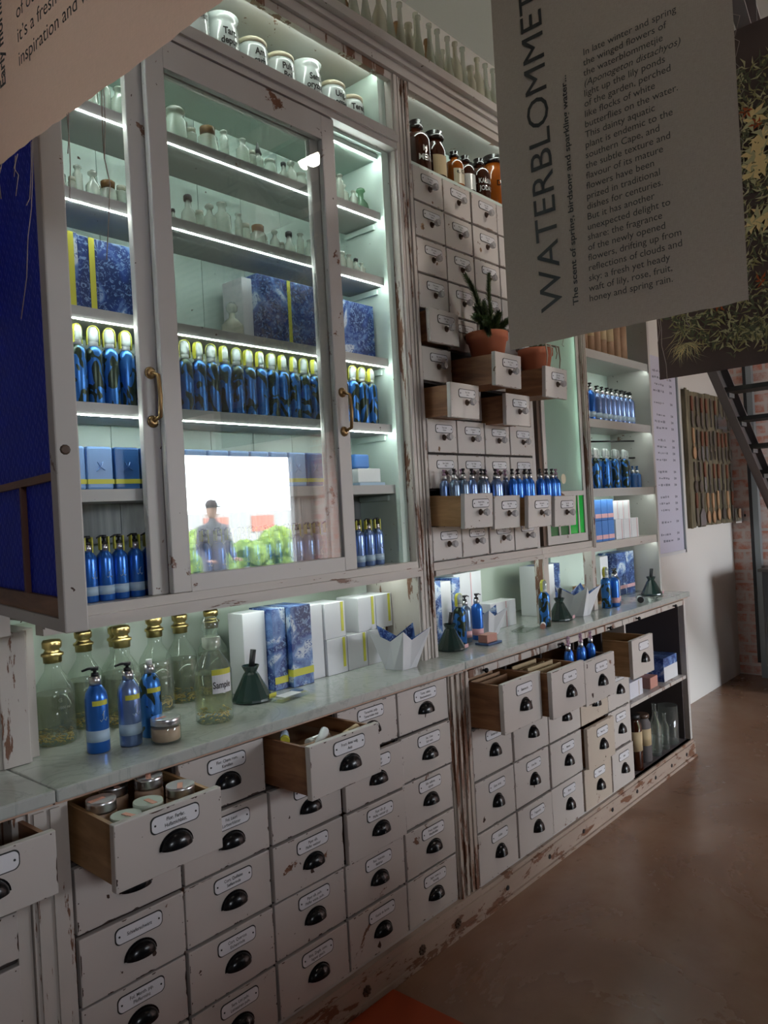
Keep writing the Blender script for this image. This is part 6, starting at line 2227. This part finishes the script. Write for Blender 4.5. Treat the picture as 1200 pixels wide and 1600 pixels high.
p = thing('person', 'person in grey clothing and dark cap standing outside, mirrored in the glass door', 'person', (6.05, -4.75, -0.02), 0.0)
V = [(0, 0, 0.98), (0, 0, 1.18), (0, 0, 1.40), (0, 0, 1.50), (0, 0, 1.60),
     (-0.10, 0, 0.92), (-0.11, 0.02, 0.50), (-0.11, -0.01, 0.09), (-0.11, 0.13, 0.035),
     (0.10, 0, 0.92), (0.12, 0.02, 0.50), (0.13, -0.01, 0.09), (0.13, 0.13, 0.035),
     (-0.19, 0, 1.42), (-0.25, 0.0, 1.15), (-0.20, 0.16, 1.02), (0.19, 0, 1.42), (0.25, 0.0, 1.15), (0.20, 0.16, 1.02)]
Eg = [(0, 1), (1, 2), (2, 3), (3, 4), (0, 5), (5, 6), (6, 7), (7, 8), (0, 9), (9, 10), (10, 11), (11, 12), (2, 13), (13, 14), (14, 15), (2, 16), (16, 17), (17, 18)]
R = [(0.16, 0.12), (0.16, 0.12), (0.17, 0.11), 0.06, 0.055, 0.095, 0.06, 0.045, 0.035, 0.095, 0.06, 0.045, 0.035, 0.07, 0.05, 0.035, 0.07, 0.05, 0.035]
skin_figure('body', V, Eg, R, 'cloth_grey', p)
lpart(p, 'head', MB().lathe([(0.045, 1.56), (0.075, 1.60), (0.088, 1.66), (0.086, 1.72), (0.05, 1.78)], n=20), ['skin'])
mb = MB().lathe([(0.092, 1.70), (0.095, 1.74), (0.075, 1.79), (0.02, 1.81)], n=20)
mb.box(-0.07, 0.07, 0.05, 0.16, 1.705, 1.715)
lpart(p, 'cap', mb, ['cap_dark'])
for s in (-1, 1):
    hx_ = 0.20 * s
    mb = MB()
    mb.box(hx_ - 0.035, hx_ + 0.035, 0.16, 0.235, 1.00, 1.03, 0, 0.010)
    for k in range(4):
        mb.tube([(hx_ - 0.027 + k * 0.018, 0.23, 1.015), (hx_ - 0.027 + k * 0.018, 0.27 + 0.008 * (k in (1, 2)), 1.005), (hx_ - 0.027 + k * 0.018, 0.285, 0.985)], [0.009, 0.008, 0.007], 6)
    mb.tube([(hx_ - s * 0.03, 0.18, 1.015), (hx_ - s * 0.055, 0.21, 1.005), (hx_ - s * 0.055, 0.24, 0.995)], [0.011, 0.010, 0.008], 6)
    lpart(p, 'hand', mb, ['skin'])
for i, (x, y, w_, h_) in enumerate(((5.4, -9.5, 2.0, 1.1), (8.4, -9.2, 2.2, 1.35), (11.5, -9.6, 2.3, 1.25), (14.6, -9.3, 2.2, 1.3), (17.7, -9.5, 2.2, 1.2))):
    mb = MB()
    rnd = random.Random(i)
    for k in range(60):
        cx, cy, cz, r = rnd.uniform(-w_ / 2, w_ / 2), rnd.uniform(-0.4, 0.4), rnd.uniform(0.2, h_ - 0.15), rnd.uniform(0.18, 0.34)
        m_ = bmesh.ops.create_icosphere(mb.bm, subdivisions=2, radius=r, matrix=Matrix.Translation((cx, cy, cz)))
        for v in m_['verts']:
            v.co += Vector((rnd.uniform(-1, 1), rnd.uniform(-1, 1), rnd.uniform(-1, 1))) * 0.035
    mb.box(-w_ / 2, w_ / 2, -0.35, 0.35, 0.0, 0.4)
    t = thing('garden_hedge', 'leafy green hedge outside, mirrored in the glass, %s from the left' % ORD[i], 'hedge', (x, y, -0.02), 0, 'hedge beyond the shop front')
    lpart(t, 'foliage', mb, ['hedge'])
t = thing('garden_building', 'low pale building with red brick panels outside, mirrored in the glass', 'building', (12, -17, -0.02))
lpart(t, 'wall', MB().box(-8, 8, -2, 2, 0, 1.75), ['facade'])
for k in range(9):
    lpart(t, 'brick_panel', MB().box(-7.6 + k * 1.75, -6.75 + k * 1.75, 2.001, 2.05, 1.15, 1.62), ['roof_red'])
